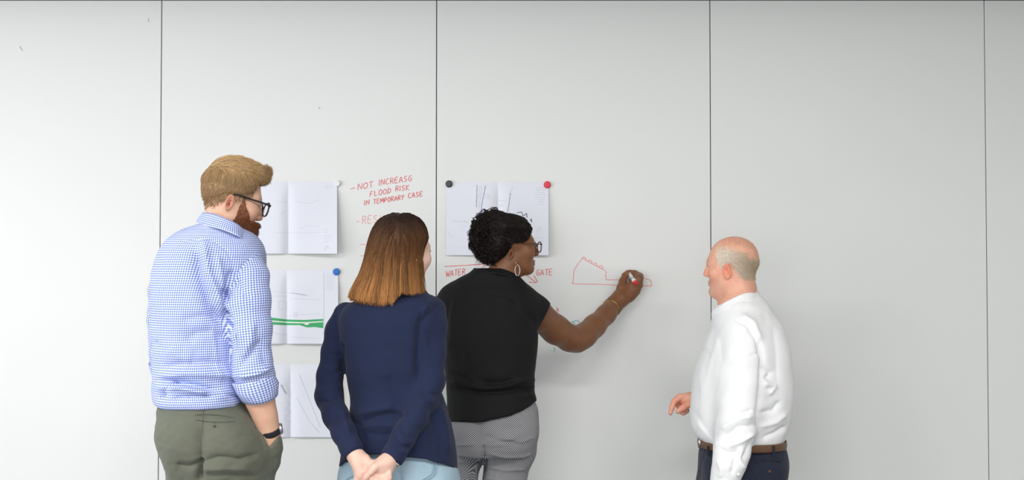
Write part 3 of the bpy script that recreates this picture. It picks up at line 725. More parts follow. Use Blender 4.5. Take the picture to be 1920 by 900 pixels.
def cloth_uv(V, F, regions):
    """per-corner coordinates; regions = list of ('loft', rows) or ('limb', pts): wrapped round the body or the limb"""
    C = V[F].mean(1); best = np.full(len(F), 1e9); rid = np.zeros(len(F), int)
    for i, (kind, data) in enumerate(regions):
        if kind == 'loft':
            d = loft_d(C.astype(np.float32), data, 2.3)
        else:
            d = np.full(len(C), 1e9)
            for j in range(len(data)-1): d = np.minimum(d, rcone(C, data[j][0], data[j+1][0], data[j][1], data[j+1][1]))
            d = d-0.004
        m = d < best; best = np.where(m, d, best); rid = np.where(m, i, rid)
    UV = np.zeros((len(F), 4, 2))
    for i, (kind, data) in enumerate(regions):
        m = rid == i
        if not m.any(): continue
        Q = V[F[m]].reshape(-1, 3)
        if kind == 'loft':
            xc, a, yc, b = interp_rows(np.clip(Q[:, 2], data[0, 0], data[-1, 0]), data)
            R0 = 0.5*(data[:, 2].max()+data[:, 4].max()); ang = np.arctan2((Q[:, 0]-xc)/np.maximum(a, .01), -(Q[:, 1]-yc)/np.maximum(b, .01))
            arc = np.concatenate([[0], np.cumsum(np.hypot(np.diff(data[:, 0]), 0.8*np.diff(data[:, 2])))]); ux, vy = ang, np.interp(Q[:, 2], data[:, 0], arc)+np.minimum(Q[:, 2]-data[0, 0], 0); rad = R0
        else:
            P = np.array([p for p, _ in data]); A = P[0]; Bv = vnorm(P[-1]-P[0]); e1 = vnorm(np.cross(Bv, [0, 1, 0])); e2 = np.cross(Bv, e1)
            best_d = np.full(len(Q), 1e9); ctr = np.zeros_like(Q); s_ = np.zeros(len(Q)); acc = 0
            for j in range(len(P)-1):
                ab = P[j+1]-P[j]; L = np.linalg.norm(ab); t = ((Q-P[j])@ab)/(L*L); tc = np.clip(t, 0, 1)
                if j == 0: t2 = np.minimum(t, 1)
                elif j == len(P)-2: t2 = np.maximum(t, 0)
                else: t2 = tc
                c = P[j]+tc[:, None]*ab; d = np.linalg.norm(Q-c, axis=1); mm = d < best_d
                best_d = np.where(mm, d, best_d); ctr[mm] = c[mm]; s_ = np.where(mm, acc+t2*L, s_); acc += L
            e = Q-ctr; ux = np.arctan2(e@e1, e@e2); vy = (Q-A)@Bv; rad = np.mean([r for _, r in data])
        ux = ux.reshape(-1, 4); ref = ux[:, :1]; ux = ux-2*math.pi*np.round((ux-ref)/(2*math.pi))
        UV[m] = np.stack([ux*rad, np.asarray(vy).reshape(-1, 4)], -1)
    return UV.reshape(-1, 2)
def knit_noise(): pass
# ================================================================== bearded man in the gingham shirt
def gingham(name, period=0.0066):
    m = principled(name, (0.8, 0.85, 0.95), 0.85, spec=0.2); nt = m.node_tree; b = nt.nodes['Principled BSDF']
    uv = nt.nodes.new('ShaderNodeUVMap'); uv.uv_map = 'cloth'; sx = nt.nodes.new('ShaderNodeSeparateXYZ'); nt.links.new(uv.outputs['UV'], sx.inputs[0])
    st = []
    for i in (0, 1):
        f = math_node(nt, 'FRACT', math_node(nt, 'MULTIPLY', sx.outputs[i], 1.0/period))
        t = math_node(nt, 'SUBTRACT', math_node(nt, 'ABSOLUTE', math_node(nt, 'SUBTRACT', f, 0.5)), 0.22)
        n = nt.nodes.new('ShaderNodeClamp'); nt.links.new(math_node(nt, 'MULTIPLY', t, 10.0), n.inputs[0]); st.append(n.outputs[0])
    s = math_node(nt, 'MULTIPLY', math_node(nt, 'ADD', st[0], st[1]), 0.5)
    r = nt.nodes.new('ShaderNodeValToRGB'); nt.links.new(s, r.inputs[0])
    r.color_ramp.elements[0].color = (0.10, 0.15, 0.46, 1); r.color_ramp.elements[1].color = (0.86, 0.88, 0.94, 1)
    e = r.color_ramp.elements.new(0.5); e.color = (0.40, 0.47, 0.78, 1)
    nt.links.new(r.outputs[0], b.inputs['Base Color'])
    return m
M_GING = gingham('blue_gingham_cotton')
M_OLIVE = noisy('olive_grey_chino', (0.105, 0.113, 0.084), (0.128, 0.136, 0.102), 60, 0.8, sheen=0.15, bump=0.25, bscale=900)
M_OLIVED = principled('olive_stitching', (0.055, 0.06, 0.043), 0.85)
M_BLACKFRAME = principled('black_acetate', (0.012, 0.008, 0.014), 0.3)
M_WATCH = principled('black_rubber', (0.012, 0.013, 0.017), 0.45)
M_STEEL = principled('brushed_steel', (0.55, 0.55, 0.58), 0.3, metal=1.0)
M_SKIN1 = skin_mat('fair_warm_skin'); M_HAIR = principled('hair_strands', (0.3, 0.2, 0.1), 0.5, spec=0.22, attr='col')
M_SHOE = principled('brown_leather', (0.10, 0.05, 0.025), 0.4); M_SOLE = principled('dark_rubber_sole', (0.02, 0.02, 0.02), 0.8)
def build_man1():
    P = Person('bearded fair-haired man in black glasses, blue gingham shirt and olive trousers, hand in pocket', 3.10, 400)
    H = Head(P.p(428, 381, 0.0), math.radians(58), math.radians(-15), math.radians(0), 0.95, cy=-0.000, cl=0.088, ey=-0.020, ez=-.006, cw=0.074, nose=0.7, chin=.88, es=.76)
    torso = P.rows([(413, 396, 438, .045, .01), (420, 376, 452, .072, .01), (430, 347, 466, .095, .0), (442, 326, 480, .112, .0), (456, 311, 490, .125, 0), (476, 299, 496, .138, 0), (510, 291, 494, .148, 0), (550, 288, 480, .152, 0), (600, 289, 466, .150, 0), (650, 291, 456, .145, 0), (700, 292, 455, .145, 0), (728, 293, 459, .150, 0), (745, 294, 463, .152, 0), (757, 300, 462, .148, 0)])
    armR = P.limb([(456, 484, .02, 31), (464, 520, .05, 38), (465, 560, .075, 40.5), (469, 620, .085, 38), (474, 680, .075, 35), (479, 712, .06, 34), (489, 752, .045, 26)])
    armL = P.limb([(320, 504, -.03, 26), (302, 545, -.06, 22), (297, 600, -.08, 20), (299, 660, -.09, 18), (302, 698, -.11, 17)])
    hips = P.rows([(742, 305, 458, .132, .0), (760, 302, 462, .138, .0), (785, 300, 476, .145, .0), (805, 301, 488, .15, .0), (825, 304, 505, .152, .0), (842, 308, 518, .15, .0), (862, 313, 516, .145, .0), (885, 318, 511, .135, .0), (905, 322, 506, .12, 0)])
    zc = P.p(400, 905)[2]; a0 = P.p(348, 905); b0 = P.p(440, 905); footL = (a0[0]+0.02, P.Y+0.02); footR = (b0[0]-0.01, P.Y-0.05)
    legL = [P.pr(350, 850, -.01, 42), P.pr(348, 900, -.01, 31), leg_world(a0[0]+.01, P.Y+.02, .5, .062), leg_world(footL[0], footL[1], .10, .050)]
    legR = [P.pr(440, 850, .0, 62), P.pr(441, 900, .0, 65), leg_world(b0[0]-.005, P.Y-.03, .5, .075), leg_world(footR[0], footR[1], .10, .055)]
    # ---- body (one surface: head, neck, torso, arms, hand, legs)
    hc = H.c; wr = P.p(503, 805, .03)
    vol = Vol((P.p(265, 900, 0)[0]-.05, P.Y-.40, .02), (P.p(530, 900, 0)[0]+.05, P.Y+.48, P.p(400, 275)[2]), 0.012,
              (((hc[0]-.11, hc[0]+.12, .0028), (wr[0]-.06, wr[0]+.05, .004)), ((hc[1]-.11, hc[1]+.11, .003), (wr[1]-.05, wr[1]+.05, .004)), ((hc[2]-.16, hc[2]+.14, .003), (wr[2]-.09, wr[2]+.08, .004))))
    H.put(vol)
    vol.chain([(H.w((0, -.002, -.035)), .054), (H.w((0, .006, -.085)), .047), (P.p(428, 440, .0), .050)], .03, .02)
    vol.loft(torso[2:-3], .03, grow=-.046); vol.loft(hips[:-1], .03, grow=-.034)
    vol.chain([(p, max(r-.020, .028)) for p, r in armR[:-2]]+[P.pr(483, 735, .05, 24.5), P.pr(489, 755, .045, 23.5), P.pr(497, 780, .04, 20.5), P.pr(502, 800, .033, 17.5), P.pr(504, 815, .028, 16.5), P.pr(506, 832, .02, 18), P.pr(503, 855, .005, 19)], .02, .02)
    for dx, ln in ((-12, 36), (-4, 42), (5, 40), (13, 33)):
        vol.chain([P.pr(503+dx*.7, 850, .01, 8), P.pr(501+dx, 850+ln*.5, .0, 6.5), P.pr(498+dx, 850+ln, -.02, 5.5)], .005, .008)
    vol.chain([P.pr(512, 828, .01, 8), P.pr(515, 845, -.03, 7), P.pr(512, 860, -.05, 6)], .005, .01)
    vol.chain([(p, max(r-.016, .018)) for p, r in armL]+[P.pr(318, 712, -.18, 15), P.pr(345, 722, -.30, 17), P.pr(362, 724, -.38, 20)], .02, .02)
    for lg in (legL, legR): vol.chain([(p, max(r-.024, .030)) for p, r in lg]+[(lg[-1][0]+np.array([0, 0, -.05]), .04)], .02, .03)
    V, F = vol.mesh()
    base = np.array([0.66, 0.39, 0.275]); col = np.tile(base, (len(V), 1))*(1+0.05*noise3(V, .05, 1))[:, None]
    col = H.skin(V, col, base, lip=(0.55, 0.22, 0.19), flush=(1.10, 0.80, 0.76))
    q = H.loc(V); near = np.linalg.norm(q, axis=1) < .17
    # cropped hair tint at the nape and temples, trimmed beard tone on the jaw
    line = np.interp(q[:, 1], [-.12, -.05, -.03, .02, .04, .075], [-.026, -.020, .002, .022, .03, .072])
    m = np.clip((q[:, 2]-line+.012)/.03, 0, 1)*near*(np.abs(q[:, 0]) > -1); m = m*(q[:, 1] < .085)
    ear = (np.abs(q[:, 0]) > .0755) & (np.abs(q[:, 2]) < .036) & (np.abs(q[:, 1]-H.kw['ey']) < .028); m[ear] = 0
    col = col*(1-.7*m[:, None])+np.array([.36, .23, .125])*.7*m[:, None]
    mesh('body', V, F, M_SKIN1, P.root, col=col); BV, BN, BQ, BL = V, normals(V, F), q, line
    # ---- hair: cropped sides, longer brushed-up top
    hv = Vol(hc-.16*H.s, hc+.17*H.s, .004); sl, qq = hv.sub(hc-.2, hc+.2, 0); ql = ((qq-hc.astype(np.float32))@H.M.T.astype(np.float32))/H.s
    k = H.kw; d = ell(ql, (0, k['cy']-.001, k['cz']+.002), (k['cw']+.003, k['cl']+.004, k['ch']+.002))
    d = smin(d, ell(ql, (0, .012, .075), (.066, .084, .066)), .03)
    d = smin(d, ell(ql, (0, .056, .106), (.052, .034, .026)), .025)
    yy = ql[..., 1]; ln = np.interp(yy, [-.12, -.06, -.035, .015, .04, .06, .09], [-.008, -.004, .018, .028, .040, .078, .092]).astype(np.float32)
    d = smax(d, ln-ql[..., 2], .006); d = smax(d, yy-.092, .01); hv.put(sl, d*H.s, 0)
    V, F = hv.mesh(1); N = normals(V, F); q = H.loc(V)
    V = V+N*(.0022*noise3(V, .018, 2)*np.clip((q[:, 2]-.03)/.06, .15, 1))[:, None]
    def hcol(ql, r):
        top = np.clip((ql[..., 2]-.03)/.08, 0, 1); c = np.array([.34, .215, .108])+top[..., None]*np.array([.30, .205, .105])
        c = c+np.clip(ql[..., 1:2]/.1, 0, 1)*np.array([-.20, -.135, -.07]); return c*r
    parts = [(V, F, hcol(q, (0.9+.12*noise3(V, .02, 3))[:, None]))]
    n = 9500; pick = RNG.integers(0, len(V), n); S0 = V[pick]; qs = H.loc(S0); low = np.clip((qs[:, 2]-.045)/.06, 0, 1)
    keep = qs[:, 2] > np.interp(qs[:, 1], [-.12, -.06, -.035, .015, .04, .07], [-.010, -.006, .016, .026, .040, .086]); S0, qs, low = S0[keep], qs[keep], low[keep]
    def dirf(Pt):
        ql = H.loc(Pt); t = np.clip((ql[:, 2]-.06)/.05, 0, 1)[:, None]
        loc = (1-t)*np.array([0, .15, -1.0])+t*(np.array([.25, 1.0, .0])+np.clip((ql[:, 1:2]-.03)/.04, 0, 1)*np.array([0, .2, 1.3])); return loc@H.M
    m_ = 5; L = .010+.032*low; off = np.linspace(0, 1, m_)[None, :]*(.0015+.009*low*RNG.uniform(.2, 1, len(S0))+.012*np.clip((qs[:, 1]-.03)/.05, 0, 1)*low)[:, None]
    paths = walk(hv, S0, dirf, L/(m_-1), m_, off, wander=.22)
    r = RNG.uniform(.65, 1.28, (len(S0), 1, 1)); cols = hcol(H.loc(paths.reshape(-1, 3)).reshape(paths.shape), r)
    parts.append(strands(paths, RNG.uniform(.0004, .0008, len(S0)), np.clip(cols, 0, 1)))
    # sparse stubble that fades out below the cropped hair
    fz = BQ[:, 2]-BL; cand = np.where((fz > -.016) & (fz < .05) & (np.linalg.norm(BQ, axis=1) < .15) & (BQ[:, 1] < .05) & ~((np.abs(BQ[:, 0]) > .070) & (np.abs(BQ[:, 1]-H.kw['ey']) < .024) & (np.abs(BQ[:, 2]) < .034)))[0]
    pk = cand[RNG.integers(0, len(cand), 5000)]; pk = pk[RNG.uniform(size=len(pk)) < np.clip((fz[pk]+.016)/.022, 0, 1)]
    dn = np.array([0, -.1, -1.0])@H.M; dd = BN[pk]*.35+dn*.8+RNG.normal(size=(len(pk), 3))*.15; t = np.linspace(0, 1, 3)[None, :, None]
    ps = BV[pk][:, None]+dd[:, None]*t*RNG.uniform(.004, .009, (len(pk), 1, 1)); parts.append(strands(ps, RNG.uniform(.0004, .0007, len(pk)), hcol(BQ[pk][:, None]*np.ones((1, 3, 1)), RNG.uniform(.75, 1.3, (len(pk), 1, 1)))))
    # tufts at the fringe
    n = 500; qf = np.stack([RNG.uniform(-.045, .05, n), RNG.uniform(.045, .086, n), RNG.uniform(.096, .128, n)], -1)
    qe = qf+np.stack([RNG.normal(.004, .008, n), RNG.uniform(.006, .020, n), RNG.uniform(-.004, .016, n)], -1)
    t = np.linspace(0, 1, 5)[None, :, None]; pl = qf[:, None]*(1-t)+qe[:, None]*t; pl[..., 2] += .006*np.sin(t[..., 0]*3.14)
    pw_ = pl@H.M*H.s+H.c; parts.append(strands(pw_, RNG.uniform(.0007, .0012, n), hcol(pl, RNG.uniform(.6, 1.15, (n, 1, 1)))))
    V, F, C = join_geo(parts); o = mesh('hair', V, F, M_HAIR, P.root, col=C); o['label'] = 'short sandy blond hair brushed up at the front'
    # ---- beard
    bv = Vol(hc-.16*H.s, hc+.16*H.s, .0035); sl, qq = bv.sub(hc-.2, hc+.2, 0); ql = ((qq-hc.astype(np.float32))@H.M.T.astype(np.float32))/H.s
    x_, y_, z_ = np.abs(ql[..., 0]), ql[..., 1], ql[..., 2]
    grow = np.interp(y_, [.0, .03, .06, .09], [.003, .006, .009, .012])*np.clip((.02-z_)/.06, .45, 1)
    d = H.sdf(ql)/H.s-grow.astype(np.float32)
    d = smin(d, ell(ql, (0, .080, -.100), (.032, .028, .032)), .02)
    top = np.interp(y_, [.0, .014, .020, .034, .058, .075, .10, .13], [-.06, -.03, .03, .0, -.040, -.040, -.034, -.034]).astype(np.float32)
    d = smax(d, z_-top, .006); d = smax(d, .014-.35*np.clip(-.04-z_, 0, 1)-y_, .006)
    d = smax(d, -ell(ql, (0, .106, -.052), (.019, .020, .0065)), .004); d = smax(d, x_-.085, .004)
    bv.put(sl, d*H.s, 0); V, F = bv.mesh(1); N = normals(V, F); V = V+N*(.0010*noise3(V, .014, 4))[:, None]
    bc = np.array([.15, .050, .021]); sb = np.clip((H.loc(V)[:, 2]+.035)/.04, 0, 1)[:, None]; cb = bc*(1-sb)+np.array([.21, .085, .038])*sb; parts = [(V, F, cb*(0.95+.15*noise3(V, .02, 3))[:, None])]
    pick = RNG.integers(0, len(V), 8000); S0 = V[pick]; N0 = N[pick]
    dn = np.array([0, .35, -.9])@H.M; t = np.linspace(0, 1, 3)[None, :, None]
    dd = N0*.55+dn*.8+RNG.normal(size=S0.shape)*.3; dd /= np.linalg.norm(dd, axis=1)[:, None]
    pb = S0[:, None]-N0[:, None]*.002+dd[:, None]*t*RNG.uniform(.004, .009, (len(S0), 1, 1))
    parts.append(strands(pb, RNG.uniform(.0005, .0008, len(S0)), np.clip(cb[pick][:, None]*RNG.uniform(.6, 1.5, (len(S0), 1, 1))*np.ones((1, 3, 1)), 0, 1)))
    V, F, C = join_geo(parts); o = mesh('beard', V, F, M_HAIR, P.root, col=C); o['label'] = 'full reddish brown beard'
    eyeglasses(P, H, M_BLACKFRAME, thick=.0028, tube_r=.0019, lens=(.034, .110, .010), w=.077, rx=.027, rz=.021)['label'] = 'black framed glasses'
    # ---- shirt
    sv = Vol((P.p(262, 700, 0)[0], P.Y-.24, P.p(400, 775)[2]), (P.p(525, 700, 0)[0]+.02, P.Y+.24, P.p(400, 395)[2]), .0042)
    sv.loft(torso, .03); sv.chain(armR, .02, .010); sv.chain(armL, .02, .02)
    # sleeve opening of the near arm, and of the far arm
    e, ed = armR[-1][0], vnorm(armR[-1][0]-armR[-2][0]); e2 = armL[-1][0]; ed2 = vnorm(armL[-1][0]-armL[-2][0])
    def cutf(X, Y, Z):
        c1 = (X-e[0])*ed[0]+(Y-e[1])*ed[1]+(Z-e[2])*ed[2]+.008
        near = np.sqrt((X-e[0])**2+(Y-e[1])**2+(Z-e[2])**2) < .085; near &= X > P.p(452, 745, 0)[0]
        c2 = (X-e2[0])*ed2[0]+(Y-e2[1])*ed2[1]+(Z-e2[2])*ed2[2]+.002; n2 = (np.sqrt((X-e2[0])**2+(Y-e2[1])**2+(Z-e2[2])**2) < .05) & (X < P.p(292, 700, -.1)[0])
        return np.where(near, c1, np.where(n2, c2, -1.0))
    sv.cut(cutf); V, F = sv.mesh(1); uv = cloth_uv(V, F, [('loft', torso), ('limb', armR), ('limb', armL)])
    folds = [([(425, 540), (420, 570), (430, 610), (440, 660)], 5, -.010), ([(437, 505), (424, 535), (419, 560)], 6, -.008), ([(366, 470), (372, 520), (392, 575), (425, 615)], 9, -.012), ([(384, 455), (392, 510), (412, 560), (428, 585)], 8, .010),
             ([(408, 478), (416, 520), (420, 545)], 6, .006), ([(340, 600), (380, 592), (410, 600)], 9, -.004), ([(300, 690), (340, 684), (380, 680), (420, 684)], 10, -.007), ([(300, 705), (350, 700), (400, 702), (450, 705)], 9, .008),
             ([(296, 713), (330, 716), (370, 724), (410, 733)], 4.5, -.010), ([(297, 727), (340, 728), (390, 738), (440, 742)], 6, .009), ([(310, 733), (326, 719), (334, 716)], 4, -.007), ([(325, 748), (360, 744), (400, 741)], 3.5, -.007), ([(378, 741), (420, 740), (458, 744)], 3, -.007), ([(300, 748), (312, 738)], 4, -.006),
             ([(345, 640), (370, 625), (400, 622), (425, 640)], 14, -.006), ([(320, 650), (335, 670), (360, 676)], 14, .005), ([(400, 600), (404, 650), (412, 720)], 4, .002),
             ([(448, 690), (470, 665), (490, 640)], 8, -.005), ([(450, 705), (478, 700), (505, 690)], 6, .006), ([(455, 672), (470, 640), (476, 600)], 9, .004), ([(442, 520), (455, 545), (470, 560)], 7, -.004), ([(480, 610), (490, 650), (500, 690)], 7, -.003),
             ([(340, 455), (370, 448), (400, 452), (425, 470), (438, 495)], 1.6, -.0022), ([(470, 485), (455, 497), (446, 515), (440, 540)], 2, -.003), ([(290, 640), (300, 655)], 4, -.004)]
    V = wrinkle(V, F, [(a, b, c*1.35) for a, b, c in folds], [(.13, .0014, 1, (1, 1, 1.5)), (.05, .0005, 2, (1, 1, 1.6))])
    sh = mesh('shirt', V, F, M_GING, P.root, uv=uv); sh['label'] = 'blue and white gingham shirt with rolled sleeves'
    top = [(380, 400, .0), (390, 399, .05), (404, 402, .078), (424, 410, .088), (444, 420, .078), (458, 433, .052), (468, 448, .0), (455, 447, -.05), (425, 428, -.075), (394, 406, -.05)]
    bot = [(368, 416, .0), (378, 420, .066), (391, 424, .097), (416, 430, .112), (444, 441, .105), (456, 449, .07), (464, 456, .0), (450, 452, -.065), (420, 434, -.092), (383, 418, -.062)]
    mid = [((a[0]*.55+b[0]*.45)-0.5, a[1]*.55+b[1]*.45, a[2]*.6+b[2]*.4) for a, b in zip(top, bot)]
    co = ring_sheet('collar', [[P.p(*a) for a in c] for c in (top, mid, bot)], M_GING, sh, .004, uv_scale=1)
    # rolled cuffs: a double band round the sleeve end
    def cuff(c, d, up, r0, r1, r2, ln, tilt):
        d = vnorm(d); e1 = vnorm(np.cross(d, up)); e2 = np.cross(d, e1); cs = []
        for f, r in ((0, r0), (.0, r1), (.5, r1*1.03), (1, r2), (1.0, r2*.80)):
            cs.append([c+d*(ln*f+tilt*math.cos(a)*(.6 if f > .3 else 0.3))+r*(1+.05*math.sin(3*a+f*4))*(math.cos(a)*e1+math.sin(a)*e2) for a in np.arange(14)*2*math.pi/14])
        return ring_sheet('cuff', cs, M_GING, sh, .003, uv_scale=1)
    a_, b_ = P.p(474, 706, .065), P.p(489, 750, .047)
    cuff(a_, b_-a_, np.array([0, 1.0, 0]), .052, .0575, .050, .066, .012)
    a_, b_ = P.p(300, 680, -.10), P.p(304, 704, -.12); cuff(a_, b_-a_, np.array([0, 1.0, 0]), .026, .031, .029, .034, .004)
    # ---- trousers
    tv = Vol((P.p(290, 800)[0]-.04, P.Y-.21, .06), (P.p(530, 800)[0]+.03, P.Y+.21, P.p(400, 738)[2]), (.005, .005, .012), ((), (), ((P.p(400, 900)[2]-.05, P.p(400, 735)[2], .0045),)))
    tv.loft(hips, .02); tv.chain(legL, .03, .022); tv.chain(legR, .03, .022)
    tv.ellipsoid(P.p(352, 826, .075), (.070, .085, .085), .05); tv.ellipsoid(P.p(425, 832, .075), (.085, .088, .085), .05)
    # pocket bag swelling over the hand, open in a V at the top
    pk = [P.pr(503, 815, .030, 22), P.pr(504, 838, .022, 22.5), P.pr(498, 868, .008, 24), P.pr(488, 900, -.005, 24)]; Pk = np.array([p for p, _ in pk])
    sl, q = tv.sub(Pk.min(0)-.05, Pk.max(0)+.05, .02); d = None
    for j in range(3):
        e_ = rcone(q, Pk[j], Pk[j+1], pk[j][1], pk[j+1][1]); d = e_ if d is None else smin(d, e_, .02)
    qx, qy = proj(q.reshape(-1, 3)); vy = np.interp(qx, [470, 480, 502, 526], [770, 792, 843, 812]); d = smax(d, ((vy-qy)*P.Y/FPX*.7).reshape(d.shape).astype(np.float32), .004); tv.put(sl, d, .012)
    V, F = tv.mesh(1)
    folds = [([(374, 905), (373, 880), (375, 862)], 5, -.020), ([(330, 872), (352, 878), (372, 872)], 6, -.008), ([(378, 868), (410, 858), (450, 862), (490, 850)], 6, -.008), ([(376, 880), (420, 878), (470, 880)], 6, .006), ([(380, 892), (430, 890), (480, 894)], 5, -.006), ([(377, 800), (374, 840), (374, 862)], 8, -.010),
             ([(480, 775), (490, 806), (501, 843)], 3.5, .006), ([(463, 752), (475, 790), (490, 820)], 6, -.004), ([(366, 783), (402, 781), (441, 785)], 2.0, -.0035), ([(320, 760), (312, 800), (318, 850)], 8, .003), ([(383, 757), (382, 776)], 2.0, -.0015)]
    V = wrinkle(V, F, folds, [(.10, .0018, 3, (1, 1, 1)), (.045, .0006, 4, (1, 1, 2))])
    tr = mesh('trousers', V, F, M_OLIVE, P.root); tr['label'] = 'olive grey chino trousers'
    def on_surf(V, pts):
        """lift pixel points onto the mesh side that faces the room"""
        px, py = proj(V); out = []
        for x, y in pts:
            m = np.hypot(px-x, py-y) < 4
            dpt = V[m, 1].min() if m.any() else P.Y-.14
            out.append(W(x, y, dpt-.0015))
        return np.array(out)
    for nm, pts, r in (('pocket_welt', [(366, 778), (384, 777), (404, 778), (424, 780), (441, 783)], .0006), ('pocket_welt', [(367, 787), (385, 790), (404, 791), (424, 791), (440, 789)], .0006), ('seam', [(375, 862), (376, 830), (379, 800), (382, 770), (383, 756)], .0005)):
        tube(nm, catmull(on_surf(V, pts), 24), r, M_OLIVED, tr, n=6)
    b = on_surf(V, [(402, 799)])[0]; tube('button', [b+[0, .001, 0], b+[0, -.002, 0]], .003, M_OLIVED, tr, n=10)
    tube('button_loop', on_surf(V, [(402, 790), (402, 795)]), .0006, M_OLIVED, tr, n=5)
    # ---- wristwatch
    c = P.p(505, 808, .031); d = vnorm([-.12, -.36, 1.0]); e1 = vnorm(np.cross(d, [0, 1, 0])); e2 = np.cross(d, e1)
    cs = [[c+d*h+r*(math.cos(a)*e1+math.sin(a)*e2) for a in np.arange(20)*2*math.pi/20] for h, r in ((-.009, .0300), (-.006, .0312), (.006, .0312), (.009, .0300))]
    wt = ring_sheet('wristwatch', cs, M_WATCH, P.root, .0025); wt['label'] = 'black wristwatch'
    cc = c+.0315*vnorm([.97, .20, .18]); nx = vnorm([.97, .22, .16])
    tube('watch_case', [cc-nx*.004, cc+nx*.004, cc+nx*.0055], [.0165, .0165, .014], M_STEEL, wt, n=24)
    tube('watch_dial', [cc+nx*.0052, cc+nx*.0062], [.0135, .013], M_WATCH, wt, n=24)
    make_shoes(P, [(footL[0], footL[1]-.0, .5), (footR[0], footR[1]-.0, .7)], M_SHOE, M_SOLE)
    return P
build_man1()
# ================================================================== woman in the navy sweater
def denim(name):
    m = noisy(name, (0.30, 0.44, 0.54), (0.42, 0.56, 0.64), 22, 0.85, bump=0.35, bscale=700, stretch=(1, 1, .5))
    return m
M_NAVY = noisy('navy_fine_knit', (0.010, 0.016, 0.048), (0.014, 0.022, 0.062), 30, 0.9, sheen=0.06, bump=0.2, bscale=1100)
M_DENIM = denim('light_blue_denim'); M_STITCH = principled('denim_stitching', (0.26, 0.37, 0.46), 0.8); M_SKIN2 = skin_mat('fair_pink_skin')
M_LACE = principled('white_lace_trim', (0.75, 0.73, 0.70), 0.9)
def build_woman2():
    P = Person('chestnut-haired woman in a navy sweater with hands clasped behind her back', 3.33, 745)
    H = Head(P.p(757, 476, .0), math.radians(42), math.radians(-8), 0, 0.90, ears=True, nose=.8)
    torso = P.rows([(542, 742, 792, .05, .0), (550, 722, 802, .065, .0), (558, 690, 815, .085, .0), (566, 662, 824, .10, .0), (580, 642, 829, .115, 0), (600, 635, 830, .125, .0), (640, 636, 826, .13, .0), (680, 645, 820, .13, 0), (720, 653, 822, .125, .0), (760, 657, 836, .13, 0), (800, 649, 848, .138, .0), (840, 641, 855, .145, 0), (882, 635, 858, .15, .0)])
    armL = P.limb([(648, 590, .0, 24), (634, 620, .0, 23), (624, 660, .01, 20), (618, 705, .02, 23), (617, 742, .03, 25), (630, 780, .09, 23), (645, 812, .14, 21), (658, 840, .175, 19.5), (664, 853, .185, 19)])
    armR = P.limb([(812, 584, .0, 24), (812, 612, .02, 25), (810, 660, .04, 25.5), (807, 715, .07, 25.5), (797, 742, .09, 24.5), (778, 780, .13, 23), (755, 822, .17, 21.5), (738, 853, .19, 20), (733, 862, .195, 20)])
    hips = P.rows([(800, 660, 832, .110, 0), (840, 650, 842, .120, 0), (862, 644, 847, .130, 0), (880, 641, 851, .138, 0), (905, 640, 855, .142, 0), (940, 642, 855, .13, 0)])
    a0 = P.p(690, 960); b0 = P.p(806, 960); fL = (a0[0]+.02, P.Y+.02); fR = (b0[0]-.02, P.Y+.0)
    legs = []
    for o, f in ((a0, fL), (b0, fR)): legs.append([(np.array([o[0], P.Y, o[2]+.10]), .088), (np.array([o[0], P.Y, o[2]-.04]), .083), leg_world(f[0], f[1], .47, .058), leg_world(f[0], f[1], .10, .042)])
    hc = H.c; hd = P.p(700, 880, .2)
    vol = Vol((P.p(585, 900)[0]-.03, P.Y-.33, .02), (P.p(865, 900)[0]+.03, P.Y+.2, P.p(700, 400)[2]), .012,
              (((hc[0]-.02, hc[0]+.12, .004), (hd[0]-.075, hd[0]+.085, .0026)), ((hc[1]-.06, hc[1]+.13, .005), (hd[1]-.06, hd[1]+.05, .0028)), ((hc[2]-.13, hc[2]+.10, .004), (hd[2]-.075, hd[2]+.075, .0026))))
    H.put(vol)
    vol.chain([(H.w((0, -.012, -.04)), .050), (H.w((0, -.03, -.10)), .048), (P.p(752, 560, .0), .056)], .03, .02)
    vol.loft(torso[2:-2], .03, grow=-.032); vol.loft(hips, .03, grow=-.03)
    for lg in legs: vol.chain([(p, r-.018) for p, r in lg]+[(lg[-1][0]+np.array([0, 0, -.05]), .026)], .02, .03)
    def sub(A): return [(p, max(r-(.016 if i < len(A)-3 else .010), .02)) for i, (p, r) in enumerate(A)]
    # left hand: wrist, then the palm lying under the other hand
    vol.chain(sub(armL)+[P.pr(670, 858, .195, 14.5), P.pr(677, 868, .20, 15.5), P.pr(683, 882, .205, 17)], .015, .02)
    vol.chain([P.pr(672, 872, .205, 10), P.pr(678, 890, .205, 14)], .01, .01)
    for (x0, y0), (x1, y1), (x2, y2), r in (((672, 886), (669, 902), (675, 916), 5.6), ((680, 888), (678, 905), (686, 919), 5.8), ((688, 886), (689, 902), (697, 914), 5.6), ((694, 880), (700, 894), (709, 904), 5.0)):
        vol.chain([P.pr(x0, y0, .205, r+.8), P.pr(x1, y1, .212, r), P.pr(x2, y2, .20, r-.8)], .004, .006)
    vol.chain([P.pr(686, 860, .205, 8), P.pr(693, 869, .218, 6.8), P.pr(695, 878, .228, 5.8), P.pr(692, 886, .232, 5.2)], .005, .008)
    # right hand laid over it: broad palm heel, thumb down to the left, curled fingers
    vol.chain(sub(armR)+[P.pr(727, 865, .212, 14), P.pr(719, 871, .222, 14), P.pr(711, 877, .230, 13)], .015, .02)
    vol.chain([P.pr(727, 870, .215, 11), P.pr(725, 882, .218, 11.5), P.pr(716, 888, .222, 10)], .01, .012)
    vol.chain([P.pr(714, 870, .236, 9), P.pr(703, 876, .248, 7.6), P.pr(695, 885, .254, 6.4), P.pr(686, 895, .252, 5.6), P.pr(679, 905, .244, 4.8)], .004, .006)
